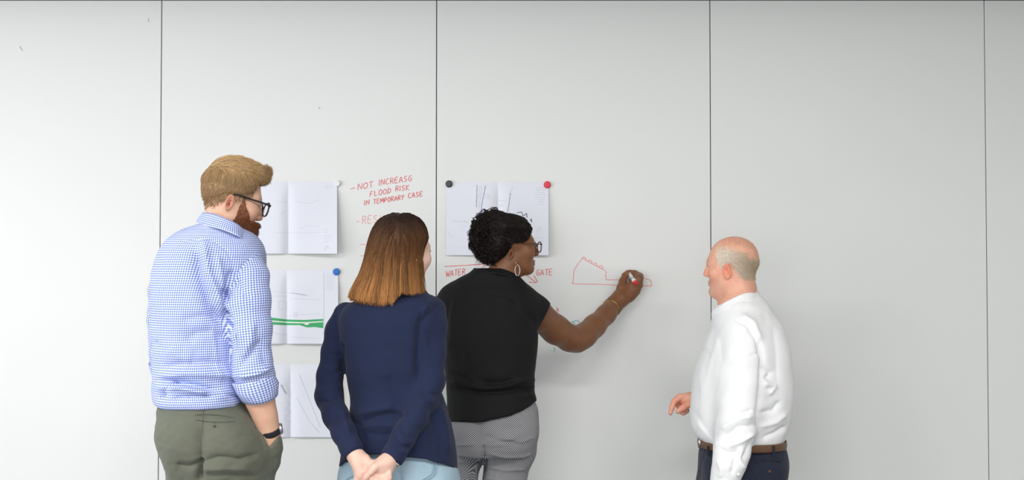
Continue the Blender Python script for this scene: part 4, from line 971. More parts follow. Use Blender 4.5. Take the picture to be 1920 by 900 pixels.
    for (x0, y0), (x1, y1), (x2, y2), r in (((708, 886), (697, 897), (688, 911), 5.8), ((714, 889), (706, 902), (697, 916), 5.9), ((721, 889), (716, 903), (706, 916), 5.6), ((730, 884), (730, 896), (721, 906), 5.0)):
        vol.chain([P.pr(x0, y0, .232, r+.4), P.pr(x1, y1, .245, r), P.pr(x2, y2, .240, r-.8)], .003, .004)
    V, F = vol.mesh(); base = np.array([.76, .50, .40]); col = np.tile(base, (len(V), 1))*(1+.04*noise3(V, .04, 1))[:, None]
    col = H.skin(V, col, base, lip=(.62, .26, .25), flush=(1.06, .84, .80))
    px, py = proj(V); kn = np.clip(np.maximum.reduce([np.exp(-((px-x)**2+(py-y)**2)/60.) for x, y in ((690, 882), (682, 894), (728, 896), (712, 898), (680, 872))]), 0, 1)*(py > 845)
    col = col*(1-kn[:, None]*np.array([.02, .16, .16])); mesh('body', V, F, M_SKIN2, P.root, col=col)
    # ---- hair
    hr = P.rows([(398.5, 735, 766, .020, .0), (402, 726, 776, .045, 0), (410, 713, 789, .075, 0), (422, 703.5, 799, .092, 0), (436, 697, 804.5, .102, 0), (450, 693, 804.5, .108, 0), (462, 690, 799, .108, 0), (478, 687, 794, .108, .0), (495, 683, 791, .106, .0), (514, 676, 790, .104, .0), (532, 667, 793, .10, .01), (550, 658, 796, .096, .02), (574, 651, 797, .09, .03)])
    lo = np.array([P.p(645, 500)[0]-.05, P.Y-.17, P.p(700, 590)[2]]); hi = np.array([P.p(815, 500)[0]+.05, P.Y+.17, P.p(700, 392)[2]])
    hv = Vol(lo, hi, .0042); sl, q = hv.sub(lo, hi, 0); d = loft_d(q, hr, 2.05, cap=.02)
    fx, fy = math.sin(H_y := math.radians(42)), math.cos(H_y); c = H.c
    front = (q[..., 0]-c[0])*fx+(q[..., 1]-c[1])*fy; d = smax(d, front-.036, .02)                # open towards the face
    pX, pY = proj(q.reshape(-1, 3)); pX = pX.reshape(d.shape); pY = pY.reshape(d.shape)
    bot = np.interp(pX, [645, 660, 700, 722, 738, 744, 752, 770, 800], [552, 560, 567, 570, 566, 556, 547, 549, 546])
    d = smax(d, ((pY-bot)*P.Y/FPX).astype(np.float32), .008); hv.put(sl, d, 0)
    V, F = hv.mesh(1); N = normals(V, F); px, py = proj(V)
    part_x = 752.0
    comb = np.sin((px-part_x)/np.maximum(1.2, (py-380)/40.)*1.3+2*noise3(V, .12, 1, (1, 1, .25)))+.7*noise3(V, .022, 2, (1, 1, .10))
    V = V+N*(.0022*comb*np.clip((py-415)/40., .03, 1))[:, None]
    d_, t_ = polyline_d(px, py, [(752, 399), (753, 412)]); V = V-N*(.003*np.exp(-(d_/3.0)**2)*(N[:, 1] < .3))[:, None]
    def lock(px, py):
        l_ = np.interp(py, [398, 410, 436, 470, 510, 550, 574], [18, 40, 56, 64, 76, 95, 102]); r_ = np.interp(py, [398, 410, 436, 470, 510, 550, 574], [16, 37, 53, 46, 40, 45, 46])
        u = np.clip(np.where(px < part_x, (px-part_x)/l_, (px-part_x)/r_*.6), -1.3, 1.3); return .5+.34*np.sin(u*25+2.2*np.sin(u*6+1))+.16*np.sin(u*61+1.7)
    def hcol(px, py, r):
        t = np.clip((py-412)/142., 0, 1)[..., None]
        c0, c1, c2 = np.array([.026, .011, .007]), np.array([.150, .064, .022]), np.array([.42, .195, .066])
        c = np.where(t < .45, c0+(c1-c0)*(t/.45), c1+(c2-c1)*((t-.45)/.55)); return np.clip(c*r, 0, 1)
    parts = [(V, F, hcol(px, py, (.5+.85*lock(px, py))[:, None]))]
    n = 8200; pick = RNG.integers(0, len(V), n*3); S0 = V[pick]; sx, sy = proj(S0); w_ = RNG.uniform(size=len(S0)) < np.clip(1.15-(sy-398)/110., .08, 1); S0 = S0[w_][:n]; sx, sy = proj(S0); n = len(S0)
    pw0 = P.p(part_x, 420)
    def dirf(Pt):
        x = Pt[:, 0]-pw0[0]; z = Pt[:, 2]-P.p(0, 399)[2]; t = np.clip(-z/.10, 0, 1)
        sp = np.sign(x)*np.clip(1-t, .0, 1)*1.0+np.where(x < 0, x*3.0, x*.6); return np.stack([sp, -.25*(1-t), -np.ones_like(x)*(0.35+t)], -1)
    m_ = 11; endy = np.interp(sx, [645, 700, 752, 800], [568, 572, 560, 552]); L = np.clip((endy-sy)*P.Y/FPX*RNG.uniform(.80, 1.06, n), .03, .34)
    off = RNG.uniform(-.001, .003, (n, 1))+np.linspace(0, 1, m_)[None, :]*RNG.normal(.0005, .0015, (n, 1))
    paths = walk(hv, S0, dirf, L/(m_-1), m_, off, wander=.035, keep=.7)
    ppx, ppy = proj(paths.reshape(-1, 3)); lockr = .55+.95*lock(sx, sy)
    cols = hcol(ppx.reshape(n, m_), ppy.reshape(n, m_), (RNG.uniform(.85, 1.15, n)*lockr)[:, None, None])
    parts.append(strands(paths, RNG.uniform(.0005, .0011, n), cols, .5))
    # free ends along the cut edge
    V0, N0 = parts[0][0], normals(parts[0][0], parts[0][1]); vx, vy = proj(V0)
    bots = lambda x: np.interp(x, [645, 660, 700, 722, 738, 744, 752, 770, 800], [552, 560, 567, 570, 566, 556, 547, 549, 546])
    cand = np.where((vy > bots(vx)-62) & (vy < bots(vx)-14) & (np.abs(N0[:, 2]) < .6))[0]; pk = cand[RNG.integers(0, len(cand), 3200)]; n = len(pk)
    ln = (bots(vx[pk])-vy[pk]+RNG.normal(1.0, 2.2, n))*P.Y/FPX; m_ = 5; t = np.linspace(0, 1, m_)[None, :, None]
    dd = np.stack([(vx[pk]-745)/420.+RNG.normal(0, .03, n), -.10-.06*RNG.uniform(size=n), -np.ones(n)], -1)
    pth = V0[pk][:, None]+N0[pk][:, None]*RNG.uniform(.0003, .002, (n, 1, 1))+dd[:, None]*t*ln[:, None, None]
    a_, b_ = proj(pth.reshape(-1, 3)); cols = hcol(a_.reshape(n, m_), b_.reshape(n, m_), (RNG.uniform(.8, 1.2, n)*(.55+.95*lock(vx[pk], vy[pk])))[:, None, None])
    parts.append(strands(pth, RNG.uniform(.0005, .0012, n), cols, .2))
    V, F, C = join_geo(parts); o = mesh('hair', V, F, M_HAIR, P.root, col=C); o['label'] = 'long straight chestnut hair, lighter at the ends'
    # ---- sweater
    sv = Vol((P.p(585, 700)[0]-.02, P.Y-.25, P.p(700, 892)[2]), (P.p(868, 700)[0]+.02, P.Y+.19, P.p(700, 538)[2]), .0042)
    sv.loft(torso, .03); sv.chain(armL, .02, .010); sv.chain(armR, .02, .022)
    hem = lambda px: np.interp(px, [630, 640, 655, 680, 720, 755, 800, 830, 858], [880, 872, 860, 853, 852, 856, 861, 869, 880])
    eL, dL = armL[-1][0], vnorm(armL[-1][0]-armL[-3][0]); eR, dR = armR[-1][0], vnorm(armR[-1][0]-armR[-3][0])
    def cutf(X, Y, Z):
        pts = np.stack([X.ravel(), Y.ravel(), Z.ravel()], -1); a, b = proj(pts); h = ((b-hem(a))*P.Y/FPX).reshape(X.shape)
        for e, dd in ((eL, dL), (eR, dR)):
            arm = (Y < P.Y-.150+0*X) & (np.sqrt((X-e[0])**2+(Y-e[1])**2+(Z-e[2])**2) < .09)
            h = np.where(arm, (X-e[0])*dd[0]+(Y-e[1])*dd[1]+(Z-e[2])*dd[2], h)
        return h
    sv.cut(cutf); V, F = sv.mesh(1)
    folds = [([(790, 590), (786, 620), (783, 670), (784, 715)], 5, -.010), ([(838, 560), (815, 575), (800, 592), (790, 615)], 6, -.006), ([(806, 562), (795, 585)], 5, .005), ([(640, 640), (643, 680), (646, 715)], 4, -.008), ([(632, 570), (626, 610), (636, 640)], 5, -.004),
             ([(676, 792), (700, 783), (730, 776), (756, 780)], 7, -.011), ([(672, 776), (700, 770), (740, 764)], 8, .006), ([(680, 800), (710, 796), (745, 800)], 7, .007), ([(690, 812), (720, 816), (740, 810)], 5, -.005), ([(650, 780), (675, 800), (685, 830)], 6, -.006),
             ([(730, 700), (738, 740), (760, 775)], 12, -.005), ([(660, 600), (664, 660), (666, 730)], 14, .003), ([(722, 590), (722, 650), (724, 720)], 16, .003), ([(826, 760), (836, 800), (842, 850)], 6, .006), ([(815, 770), (822, 810), (828, 855)], 6, -.007), ([(808, 770), (814, 800), (812, 840)], 5, -.005),
             ([(594, 752), (615, 752), (638, 742)], 4, -.005), ([(600, 735), (620, 728), (640, 722)], 5, .004), ([(612, 705), (630, 700), (642, 690)], 4, -.004), ([(626, 762), (632, 790), (640, 812)], 5, -.005), ([(640, 766), (650, 792), (654, 815)], 4, .005), ([(615, 660), (628, 668), (640, 664)], 4, -.003),
             ([(785, 725), (800, 738), (825, 740)], 5, -.005), ([(780, 742), (795, 752), (815, 752)], 5, .004), ([(735, 820), (750, 836), (775, 840)], 4, -.006), ([(728, 838), (745, 846), (765, 848)], 4, .005), ([(752, 800), (762, 815), (778, 822)], 5, -.004), ([(790, 600), (800, 640), (804, 690)], 5, .002), ([(800, 860), (825, 868), (850, 880)], 3, .003)]
    V = wrinkle(V, F, folds, [(.16, .0010, 2, (1, 1, .8)), (.05, .0003, 3, (1, 1, 1.4))])
    sw = mesh('sweater', V, F, M_NAVY, P.root); sw['label'] = 'navy fine-knit sweater with long sleeves'
    def band(name, e, d, r, l0, l1, mat, th, wave=0):
        e1 = vnorm(np.cross(d, [0, 1, 0])); e2 = np.cross(d, e1); n = 32
        return ring_sheet(name, [[e+d*(h+wave*math.sin(a*16)*(h > 0))+rr*(math.cos(a)*e1+math.sin(a)*e2) for a in np.arange(n)*2*math.pi/n] for h, rr in ((l0, r*1.0), ((l0+l1)/2, r*1.03), (l1, r*.97))], mat, sw, th, n=96)
    ring_sheet('neckband', [[P.p(x, y, dy) for x, y, dy in c] for c in ([(733, 541, 0), (745, 543, .05), (765, 545, .065), (785, 545, .05), (798, 545, 0), (785, 548, -.05), (762, 548, -.06), (742, 545, -.045)], [(728, 550, 0), (742, 552, .06), (765, 554, .078), (788, 554, .06), (804, 553, 0), (788, 556, -.06), (762, 556, -.07), (738, 553, -.05)])], M_NAVY, sw, .004)
    band('cuff', eL, dL, armL[-1][1]*1.01, -.028, .003, M_NAVY, .003); band('cuff', eR, dR, armR[-1][1]*1.01, -.028, .003, M_NAVY, .003)
    band('lace_trim', eR, dR, armR[-1][1]*.95, -.002, .0065, M_LACE, .0015, .0012)
    # ---- jeans
    tv = Vol((P.p(630, 900)[0]-.02, P.Y-.19, .06), (P.p(866, 900)[0]+.02, P.Y+.19, P.p(700, 800)[2]), (.006, .006, .014), ((), (), ((P.p(400, 910)[2]-.05, P.p(400, 795)[2], .005),)))
    tv.loft(hips, .02)
    for lg in legs: tv.chain(lg, .03, .03)
    tv.ellipsoid(P.p(695, 915, .05), (.080, .085, .075), .05); tv.ellipsoid(P.p(800, 915, .05), (.080, .085, .075), .05)
    V, F = tv.mesh(1); V = wrinkle(V, F, [([(748, 880), (748, 930)], 6, -.01)], [(.09, .0015, 3, (1, 1, 1))])
    je = mesh('jeans', V, F, M_DENIM, P.root); je['label'] = 'pale blue denim jeans'
    def on_surf(pts, lift=.002):
        px, py = proj(V); out = []
        for x, y in pts:
            m = np.hypot(px-x, py-y) < 5; out.append(W(x, y, (V[m, 1].min() if m.any() else P.Y-.14)-lift))
        return np.array(out)
    tube('pocket_seam', catmull(on_surf([(816, 858), (817, 875), (816, 888), (806, 897), (790, 905)]), 20), .0016, M_STITCH, je, n=5)
    tube('pocket_seam', catmull(on_surf([(812, 858), (813, 874), (811, 886), (802, 894), (788, 902)]), 20), .0012, M_STITCH, je, n=5)
    tube('pocket_seam', catmull(on_surf([(668, 884), (667, 890), (655, 895), (645, 902)]), 16), .0016, M_STITCH, je, n=5)
    make_shoes(P, [(fL[0], fL[1], -.1), (fR[0], fR[1], .25)], M_SHOE, M_SOLE)
build_woman2()
# ================================================================== woman drawing on the board
def micro_check(name):
    m = principled(name, (0.4, 0.4, 0.4), 0.85, spec=0.2); nt = m.node_tree; b = nt.nodes['Principled BSDF']
    uv = nt.nodes.new('ShaderNodeUVMap'); uv.uv_map = 'cloth'; sx = nt.nodes.new('ShaderNodeSeparateXYZ'); nt.links.new(uv.outputs['UV'], sx.inputs[0])
    T = 0.0052; su = math_node(nt, 'SINE', math_node(nt, 'MULTIPLY', math_node(nt, 'ADD', sx.outputs[0], sx.outputs[1]), 6.2832/T/1.414)); sv = math_node(nt, 'SINE', math_node(nt, 'MULTIPLY', math_node(nt, 'SUBTRACT', sx.outputs[0], sx.outputs[1]), 6.2832/T/1.414))
    s = math_node(nt, 'ADD', math_node(nt, 'MULTIPLY', math_node(nt, 'ADD', su, sv), 0.8), 0.5); c = nt.nodes.new('ShaderNodeClamp'); nt.links.new(s, c.inputs[0])
    nt.links.new(mixcol(nt, c.outputs[0], (0.035, 0.036, 0.042), (0.50, 0.50, 0.52)), b.inputs['Base Color'])
    return m
M_CHECK = micro_check('grey_micro_check'); M_BLACK = noisy('black_crepe', (0.0060, 0.0060, 0.0068), (0.0085, 0.0085, 0.0092), 25, 0.75, sheen=0.0, bump=0.15, bscale=800, spec=.22)
M_SKIN3 = skin_mat('brown_skin', .45); M_GOLD = principled('brass_gold', (0.60, 0.40, 0.10), 0.3, metal=1.0); M_SILVER = principled('silver', (0.75, 0.75, 0.76), 0.18, metal=1.0)
M_HAIRB = principled('glossy_black_hair', (.01, .01, .01), .5, spec=.2, attr='col'); M_TORT = principled('tortoiseshell', (0.07, 0.03, 0.008), 0.3); M_CORD = principled('olive_cord', (0.10, 0.085, 0.02), 0.8)
def build_woman3():
    P = Person('curly-haired woman in a black blouse and checked trousers drawing on the board', 3.85, 930)
    H = Head(P.p(957, 467, 0.0), math.radians(72), math.radians(-1), 0, .92, nose=.8, ey=-.024, ez=-.018, es=.66, chin=.86, lips=-.001)
    torso = P.rows([(503, 890, 955, .050, .018), (511, 879, 966, .066, .015), (522, 858, 978, .080, .005), (535, 840, 990, .092, 0), (550, 826, 1002, .105, .0), (565, 821, 1012, .113, 0), (585, 822, 1013, .122, .0), (612, 826, 1009, .132, 0), (650, 830, 1007.5, .138, 0), (690, 834, 1003.5, .138, 0), (712, 836, 1001.5, .136, .0), (726, 837, 1002, .138, 0), (745, 838, 1006, .142, 0), (770, 838, 1009, .148, .0), (800, 838, 1010, .15, 0)])
    slR = P.limb([(984, 566, -.01, 27), (1004, 580, -.03, 26), (1022, 593, -.06, 24)])
    slL = P.limb([(850, 560, .0, 26), (836, 580, -.02, 22), (828, 604, -.03, 19)])
    hips = P.rows([(735, 848, 996, .108, 0), (752, 847, 1003, .122, 0), (770, 847, 1009, .130, 0), (785, 848, 1010.5, .137, 0), (810, 850, 1009, .143, 0), (830, 852, 1005, .142, 0), (850, 853, 1000, .125, 0)])
    a0, b0 = P.p(872, 900), P.p(947, 900); fL, fR = (a0[0]-.005, P.Y+.03), (b0[0]-.03, P.Y-.01)
    legL = [P.pr(880, 815, .0, 33), P.pr(878, 850, .0, 30), P.pr(871, 900, .0, 22), leg_world(a0[0], P.Y+.02, .50, .048), leg_world(fL[0], fL[1], .10, .036)]
    legR = [P.pr(955, 805, .0, 48), P.pr(956, 840, .0, 48), P.pr(946, 900, .0, 39), leg_world(b0[0]-.02, P.Y, .50, .056), leg_world(fR[0], fR[1], .10, .040)]
    hc = H.c; hd = P.p(1180, 535, -.46)
    vol = Vol((P.p(800, 900)[0]-.02, P.Y-.2, .02), (P.p(1215, 500, -.5)[0]+.02, WALLY-.003, P.p(950, 392)[2]), .012,
              (((hc[0]-.09, hc[0]+.12, .0032), (hd[0]-.085, hd[0]+.07, .0028)), ((hc[1]-.10, hc[1]+.11, .0036), (hd[1]-.07, WALLY, .003)), ((hc[2]-.16, hc[2]+.13, .0032),)))
    H.put(vol)
    vol.chain([(H.w((0, -.008, -.04)), .048), (H.w((0, -.018, -.085)), .046), (P.p(932, 525, .0), .052)], .03, .02)
    vol.loft(torso[2:-3], .03, grow=-.032); vol.loft(hips, .03, grow=-.035)
    for lg in (legL, legR): vol.chain([(p, max(r-.016, .022)) for p, r in lg]+[(lg[-1][0]+np.array([0, 0, -.05]), .026)], .02, .03)
    # drawing arm
    vol.chain([P.pr(980, 566, -.02, 24), P.pr(1008, 590, -.08, 27.5), P.pr(1042, 618, -.16, 26.5), P.pr(1068, 634, -.21, 24), P.pr(1082, 637, -.235, 22.5), P.pr(1096, 629, -.26, 22), P.pr(1114, 612, -.31, 20.5), P.pr(1136, 590, -.37, 17.5), P.pr(1151, 572, -.42, 16)], .02, .02)
    vol.chain([P.pr(1151, 572, -.42, 15.5), P.pr(1163, 560, -.434, 16), P.pr(1178, 552, -.446, 14), P.pr(1188, 546, -.450, 11)], .012, .015)
    # fingers: index over the marker, thumb on its left, the rest curled
    for pts in ([(1172, 552, -.442, 12), (1186, 537, -.445, 10), (1197, 523, -.448, 9.0), (1199, 519, -.468, 7.6), (1190, 513.5, -.495, 6.8), (1182, 511.5, -.508, 5.8)],
                [(1178, 550, -.446, 12), (1196, 534, -.448, 9.2), (1197, 528, -.480, 7.6), (1190, 524, -.505, 6.6), (1184, 525, -.512, 5.6)],
                [(1182, 545, -.45, 12), (1191, 544, -.448, 9.2), (1192, 537, -.482, 8), (1187, 533, -.508, 6.4), (1181, 534, -.512, 5.6)],
                [(1176, 551, -.45, 11), (1184, 552, -.448, 8.6), (1185, 546, -.480, 7.4), (1179, 540, -.500, 6.6), (1173, 538, -.498, 5.6)],
                [(1163, 554, -.438, 11), (1165, 540, -.445, 8.8), (1168, 527, -.462, 7.2), (1172, 517, -.482, 6.2), (1176.5, 511.5, -.502, 5.2)]):
        vol.chain([P.pr(*p) for p in pts], .005, .008)
    # other arm, folded in front
    vol.chain([P.pr(848, 562, -.01, 24), P.pr(832, 610, -.04, 22), P.pr(834, 650, -.08, 19), P.pr(860, 660, -.18, 16), P.pr(885, 655, -.24, 15)], .02, .02)
    V, F = vol.mesh(); base = np.array([.205, .084, .036]); col = np.tile(base, (len(V), 1))*(1+.05*noise3(V, .05, 2))[:, None]
    col = H.skin(V, col, base, lip=(.16, .05, .04), flush=(1.12, .92, .88)); px, py = proj(V)
    kn = np.clip(sum(np.exp(-((px-x)**2+(py-y)**2)/14.) for x, y in ((1178, 512), (1176, 513), (1181, 520))), 0, 1)*(px > 1120); col = col*(1+kn[:, None]*np.array([.5, .55, .6]))
    mesh('body', V, F, M_SKIN3, P.root, col=col)
    # ---- hair: curls pinned up
    hv = Vol(hc-.2, hc+.2, .004); sl, qq = hv.sub(hc-.25, hc+.25, 0); ql = ((qq-hc.astype(np.float32))@H.M.T.astype(np.float32))/H.s; k = H.kw
    d = ell(ql, (0, k['cy'], k['cz']+.004), (k['cw']+.007, k['cl']+.008, k['ch']+.007))
    y_, z_ = ql[..., 1], ql[..., 2]; line = np.interp(y_, [-.12, -.05, -.02, .01, .022, .05, .075, .10], [-.042, -.042, .018, .024, .024, .034, .070, .085]).astype(np.float32)
    d = smax(d, line-z_, .008)
    for px_, py_, dy, r in ((915, 425, .02, 24), (908, 452, .02, 21), (917, 468, .03, 20), (930, 415, .03, 20), (928, 472, .035, 18), (905, 440, -.03, 20), (915, 462, -.04, 18), (925, 430, -.05, 22), (940, 430, .06, 20), (935, 455, .06, 22)):
        c, rr = P.pr(px_, py_, dy, r); d = smin(d, ((np.sqrt(((qq-c.astype(np.float32))**2).sum(-1))-rr)/H.s).astype(np.float32), .02)
    hv.put(sl, d*H.s, 0); V, F = hv.mesh(1); N = normals(V, F); V = V+N*(.003*noise3(V, .03, 1)+.0016*noise3(V, .012, 2))[:, None]
    base_h = np.array([.011, .0085, .008]); parts = [(V, F, np.tile(base_h, (len(V), 1)))]
    # ringlets
    px, py = proj(V); q = H.loc(V); back = np.clip((936-px)/26., .0, 1); pick = RNG.integers(0, len(V), 2600); pick = pick[RNG.uniform(size=len(pick)) < back[pick]][:620]
    S0, N0 = V[pick], N[pick]; n = len(S0); m_ = 13; t = np.linspace(0, 1, m_); tw = RNG.uniform(.7, 1.7, n); ph = RNG.uniform(0, 6.28, n)
    rad = RNG.uniform(.005, .011, n); ax_ = np.cross(N0, RNG.normal(size=(n, 3)))+np.array([0, -.1, -.5]); ax_ -= (ax_*N0).sum(1)[:, None]*N0*.7; ax_ /= np.linalg.norm(ax_, axis=1)[:, None]
    e1 = np.cross(ax_, N0); e1 /= np.linalg.norm(e1, axis=1)[:, None]+1e-9; e2 = np.cross(ax_, e1); L = RNG.uniform(.012, .032, n)
    pth = np.zeros((n, m_, 3))
    for j, tt in enumerate(t):
        a = (ph+tw*6.28*tt)[:, None]; rr = (rad*(1-.3*tt))[:, None]
        pth[:, j] = S0+ax_*(L*tt)[:, None]+rr*(np.cos(a)*e1+np.sin(a)*e2)+N0*(.001+.5*rr)
    cols = np.clip(np.array([.014, .010, .0085])*RNG.uniform(.5, 1.8, (n, 1, 1))*np.ones((1, m_, 1)), 0, 1)
    for _ in range(5):
        jit = (e1*RNG.normal(0, .0011, (n, 1))+e2*RNG.normal(0, .0011, (n, 1))+N0*RNG.normal(0, .0007, (n, 1)))[:, None]; grow_ = RNG.uniform(.85, 1.12, (n, 1, 1))
        parts.append(strands(S0[:, None]+(pth-S0[:, None])*grow_+jit, RNG.uniform(.0005, .0010, n), np.clip(cols*RNG.uniform(.6, 1.7, (n, 1, 1)), 0, 1), .5))
    # smoother combed strands over the crown and fine flyaways at the nape
    n = 3500; pick = RNG.integers(0, len(V), n*3); pick = pick[proj(V[pick])[0] > 916][:n]; S0 = V[pick]; n = len(S0)
    back_dir = np.array([0, -1.0, .35])@H.M; pth = walk(hv, S0, lambda Pt: np.tile(back_dir, (len(Pt), 1)), .045/8, 9, RNG.uniform(0, .003, (n, 1)), wander=.12)
    pth = pth+.0012*np.sin(np.linspace(0, 9, 9))[None, :, None]*RNG.normal(size=(n, 1, 3))
    parts.append(strands(pth, RNG.uniform(.0007, .0013, n), np.clip(np.array([.016, .012, .010])*RNG.uniform(.5, 1.7, (n, 1, 1))*np.ones((1, 9, 1)), 0, 1)))
    def curl(c, r, px0=None):
        a = np.linspace(0, 5.6, 26); return np.array([P.p(c[0]+(r-.25*x*.4)*math.cos(x+1.2), c[1]+(r-.2*x*.4)*math.sin(x+1.2), .02+.004*x) for x in a])
    for c, r, th in (((898, 414.5), 5.5, .0018), ((923.5, 399), 4.5, .0016), ((895, 455), 4.5, .0014), ((897, 476), 4.0, .0013), ((905, 487), 4, .0011), ((901, 432), 4.5, .0015), ((912, 405), 4.5, .0015), ((936, 401), 4, .0014), ((908, 478), 5, .0012)):
        for jit in range(3):
            pl = curl((c[0]+RNG.normal(0, .5), c[1]+RNG.normal(0, .5)), r*RNG.uniform(.85, 1.1))[None]; parts.append(strands(pl, [th], np.tile(np.array([.014, .010, .009]), (1, 26, 1)), .7))
    nz = 120; sx = RNG.uniform(896, 925, nz); sy = RNG.uniform(470, 490, nz); t = np.linspace(0, 1, 7)
    pth = np.array([[P.p(sx[i]-6*tt+2.2*math.sin(tt*6+i), sy[i]+12*tt*RNG.uniform(.8, 1.1), .03) for tt in t] for i in range(nz)]); parts.append(strands(pth, np.full(nz, .00035), np.tile(np.array([.02, .015, .012]), (nz, 7, 1))))
    V, F, C = join_geo(parts); o = mesh('hair', V, F, M_HAIRB, P.root, col=C); o['label'] = 'curly black hair pinned up'
    g = eyeglasses(P, H, M_TORT, lens=(.033, .110, .010), rx=.025, rz=.020, tube_r=.0017, thick=.0017, w=.075, temple_y=-.02); g['label'] = 'tortoiseshell framed glasses'
    # ---- earring: hoop on a wire with a small ring below
    et = P.p(966, 491, H.c[1]*0+.075); a = np.arange(28)*2*math.pi/28
    hoop = [P.p(970.2+4.6*math.cos(x), 507+10*math.sin(x), .075+.002*math.cos(x)) for x in a]
    er = tube('earring', hoop, .0009, M_SILVER, P.root, n=6, closed=True); er['label'] = 'silver hoop earring'
    tube('ear_wire', catmull([P.p(965, 489, .07), P.p(967, 492, .078), P.p(969, 497, .075)], 8), .0007, M_SILVER, er, n=5)
    # ---- blouse
    sv = Vol((P.p(808, 700)[0]-.02, P.Y-.19, P.p(900, 806)[2]), (P.p(1045, 700)[0]+.02, P.Y+.21, P.p(900, 497)[2]), .0045)
    sv.loft(torso, .03); sv.chain(slR, .02, .03); sv.chain(slL, .02, .03)
    hem = lambda px: np.interp(px, [830, 855, 880, 905, 930, 956, 980, 995, 1005, 1012], [790, 791, 792, 791.5, 786, 779.5, 770, 761, 752, 754])
    A, B = P.p(1033, 567, -.06), P.p(1009, 612, -.06); nrm = vnorm(np.cross(B-A, [0, 1.0, 0])); nrm = nrm if nrm[0] > 0 else -nrm; C0 = slL[-1][0]; nl = vnorm(slL[-1][0]-slL[-2][0])
    def cutf(X, Y, Z):
        pts = np.stack([X.ravel(), Y.ravel(), Z.ravel()], -1); a, b = proj(pts); a = a.reshape(X.shape); b = b.reshape(X.shape); h = (b-hem(a))*P.Y/FPX
        sl_ = (X-A[0])*nrm[0]+(Z-A[2])*nrm[2]; h = np.where((b < 625) & (a > 985), np.maximum(h, sl_), h)
        s2 = (X-C0[0])*nl[0]+(Y-C0[1])*nl[1]+(Z-C0[2])*nl[2]; return np.where((b < 640) & (a < 832), np.maximum(h, s2), h)
    sv.cut(cutf); V, F = sv.mesh(1)
    folds = [([(838, 721), (870, 730), (900, 737), (940, 735), (975, 730), (1003, 734)], 4, -.011), ([(838, 708), (870, 718), (900, 728), (940, 726), (975, 715), (1002, 708)], 6, .008), ([(845, 700), (870, 708), (890, 722)], 4, -.006), ([(905, 716), (935, 720), (965, 712)], 5, -.007), ([(850, 716), (868, 726), (885, 733)], 3, .006),
             ([(1002, 708), (1004, 722), (1001, 728)], 5, .008), ([(985, 750), (1000, 742), (1006, 735)], 4, -.005), ([(999, 742), (1004, 752)], 4, .005), ([(845, 560), (838, 590), (836, 640)], 7, -.005), ([(852, 555), (846, 600), (844, 660)], 8, .004), ([(885, 556), (920, 551), (950, 556), (985, 575)], 2, -.002),
             ([(1008, 608), (1000, 600), (990, 585)], 6, -.006), ([(935, 620), (934, 660), (940, 700)], 14, -.003), ([(880, 600), (876, 660), (870, 710)], 12, .002), ([(918, 555), (916, 585)], 3, .0015), ([(935, 556), (934, 580)], 3, -.0015), ([(950, 558), (952, 582)], 3, .0015), ([(962, 560), (966, 585)], 3, -.0015), ([(975, 568), (980, 590)], 3, .0015)]
    V = wrinkle(V, F, folds, [(.15, .0010, 4, (1, 1, .6)), (.04, .0004, 5, (1.4, 1, .6))])
    bl = mesh('blouse', V, F, M_BLACK, P.root); bl['label'] = 'loose black short-sleeved blouse with curved hem'
    nb_t = [(890, 503, .0), (903, 505, .056), (925, 507.5, .076), (945, 512, .072), (959, 517, .05), (967, 521.5, .0), (955, 522, -.05), (925, 517, -.062), (902, 508, -.045)]
    nb_b = [(886, 507, .0), (900, 510, .062), (924, 513, .086), (946, 517.5, .080), (961, 522, .055), (970, 526, .0), (957, 527, -.055), (925, 523, -.068), (898, 513, -.05)]
    ring_sheet('neckband', [[P.p(*a) for a in c] for c in (nb_t, nb_b)], M_BLACK, bl, .004)
    # ---- trousers
    tv = Vol((P.p(835, 800)[0]-.03, P.Y-.2, .06), (P.p(1020, 800)[0]+.03, P.Y+.2, P.p(900, 730)[2]), (.0055, .0055, .012), ((), (), ((P.p(900, 905)[2]-.03, P.p(900, 730)[2], .0045),)))
    tv.loft(hips, .02); tv.chain(legL, .02, .012); tv.chain(legR, .02, .012); tv.ellipsoid(P.p(882, 808, .045), (.068, .080, .062), .04); tv.ellipsoid(P.p(960, 808, .045), (.080, .082, .066), .04)
    V, F = tv.mesh(1); uv = cloth_uv(V, F, [('loft', np.concatenate([[(0.0, hips[0, 1], hips[:, 2].max(), P.Y, .14)], [(0.5, hips[0, 1], hips[:, 2].max(), P.Y, .14)], hips])), ('limb', legL[1:]), ('limb', legR[1:])])
    folds = [([(906, 834), (908, 860), (906, 900)], 4, -.010), ([(912, 830), (930, 824), (950, 824), (966, 822)], 5, .006), ([(908, 818), (925, 822), (945, 829), (975, 831)], 4, -.007), ([(900, 790), (902, 815), (905, 832)], 8, -.008), ([(912, 836), (945, 833), (980, 828), (1004, 819)], 2.2, .004), ([(912, 850), (945, 857), (980, 856), (998, 850)], 2.2, .004), ([(912, 874), (945, 882), (985, 880)], 2.2, .004), ([(910, 896), (940, 902)], 2.2, .004),
             ([(856, 834), (875, 834), (892, 832)], 2.2, .004), ([(856, 866), (875, 866), (890, 864)], 2.2, .004), ([(940, 800), (960, 806), (985, 795)], 8, -.004)]
    V = wrinkle(V, F, folds, [(.08, .0010, 3, (1, 1, 1))]); tr = mesh('trousers', V, F, M_CHECK, P.root, uv=uv); tr['label'] = 'grey micro-check trousers with ribbed seams'
    # ---- bracelets
    w0, d = P.p(1146, 578, -.405), vnorm(P.p(1151, 572, -.42)-P.p(1136, 590, -.37)); e1 = vnorm(np.cross(d, [0, 1.0, 0])); e2 = np.cross(d, e1); r = 17.2*(P.Y+.4)/FPX
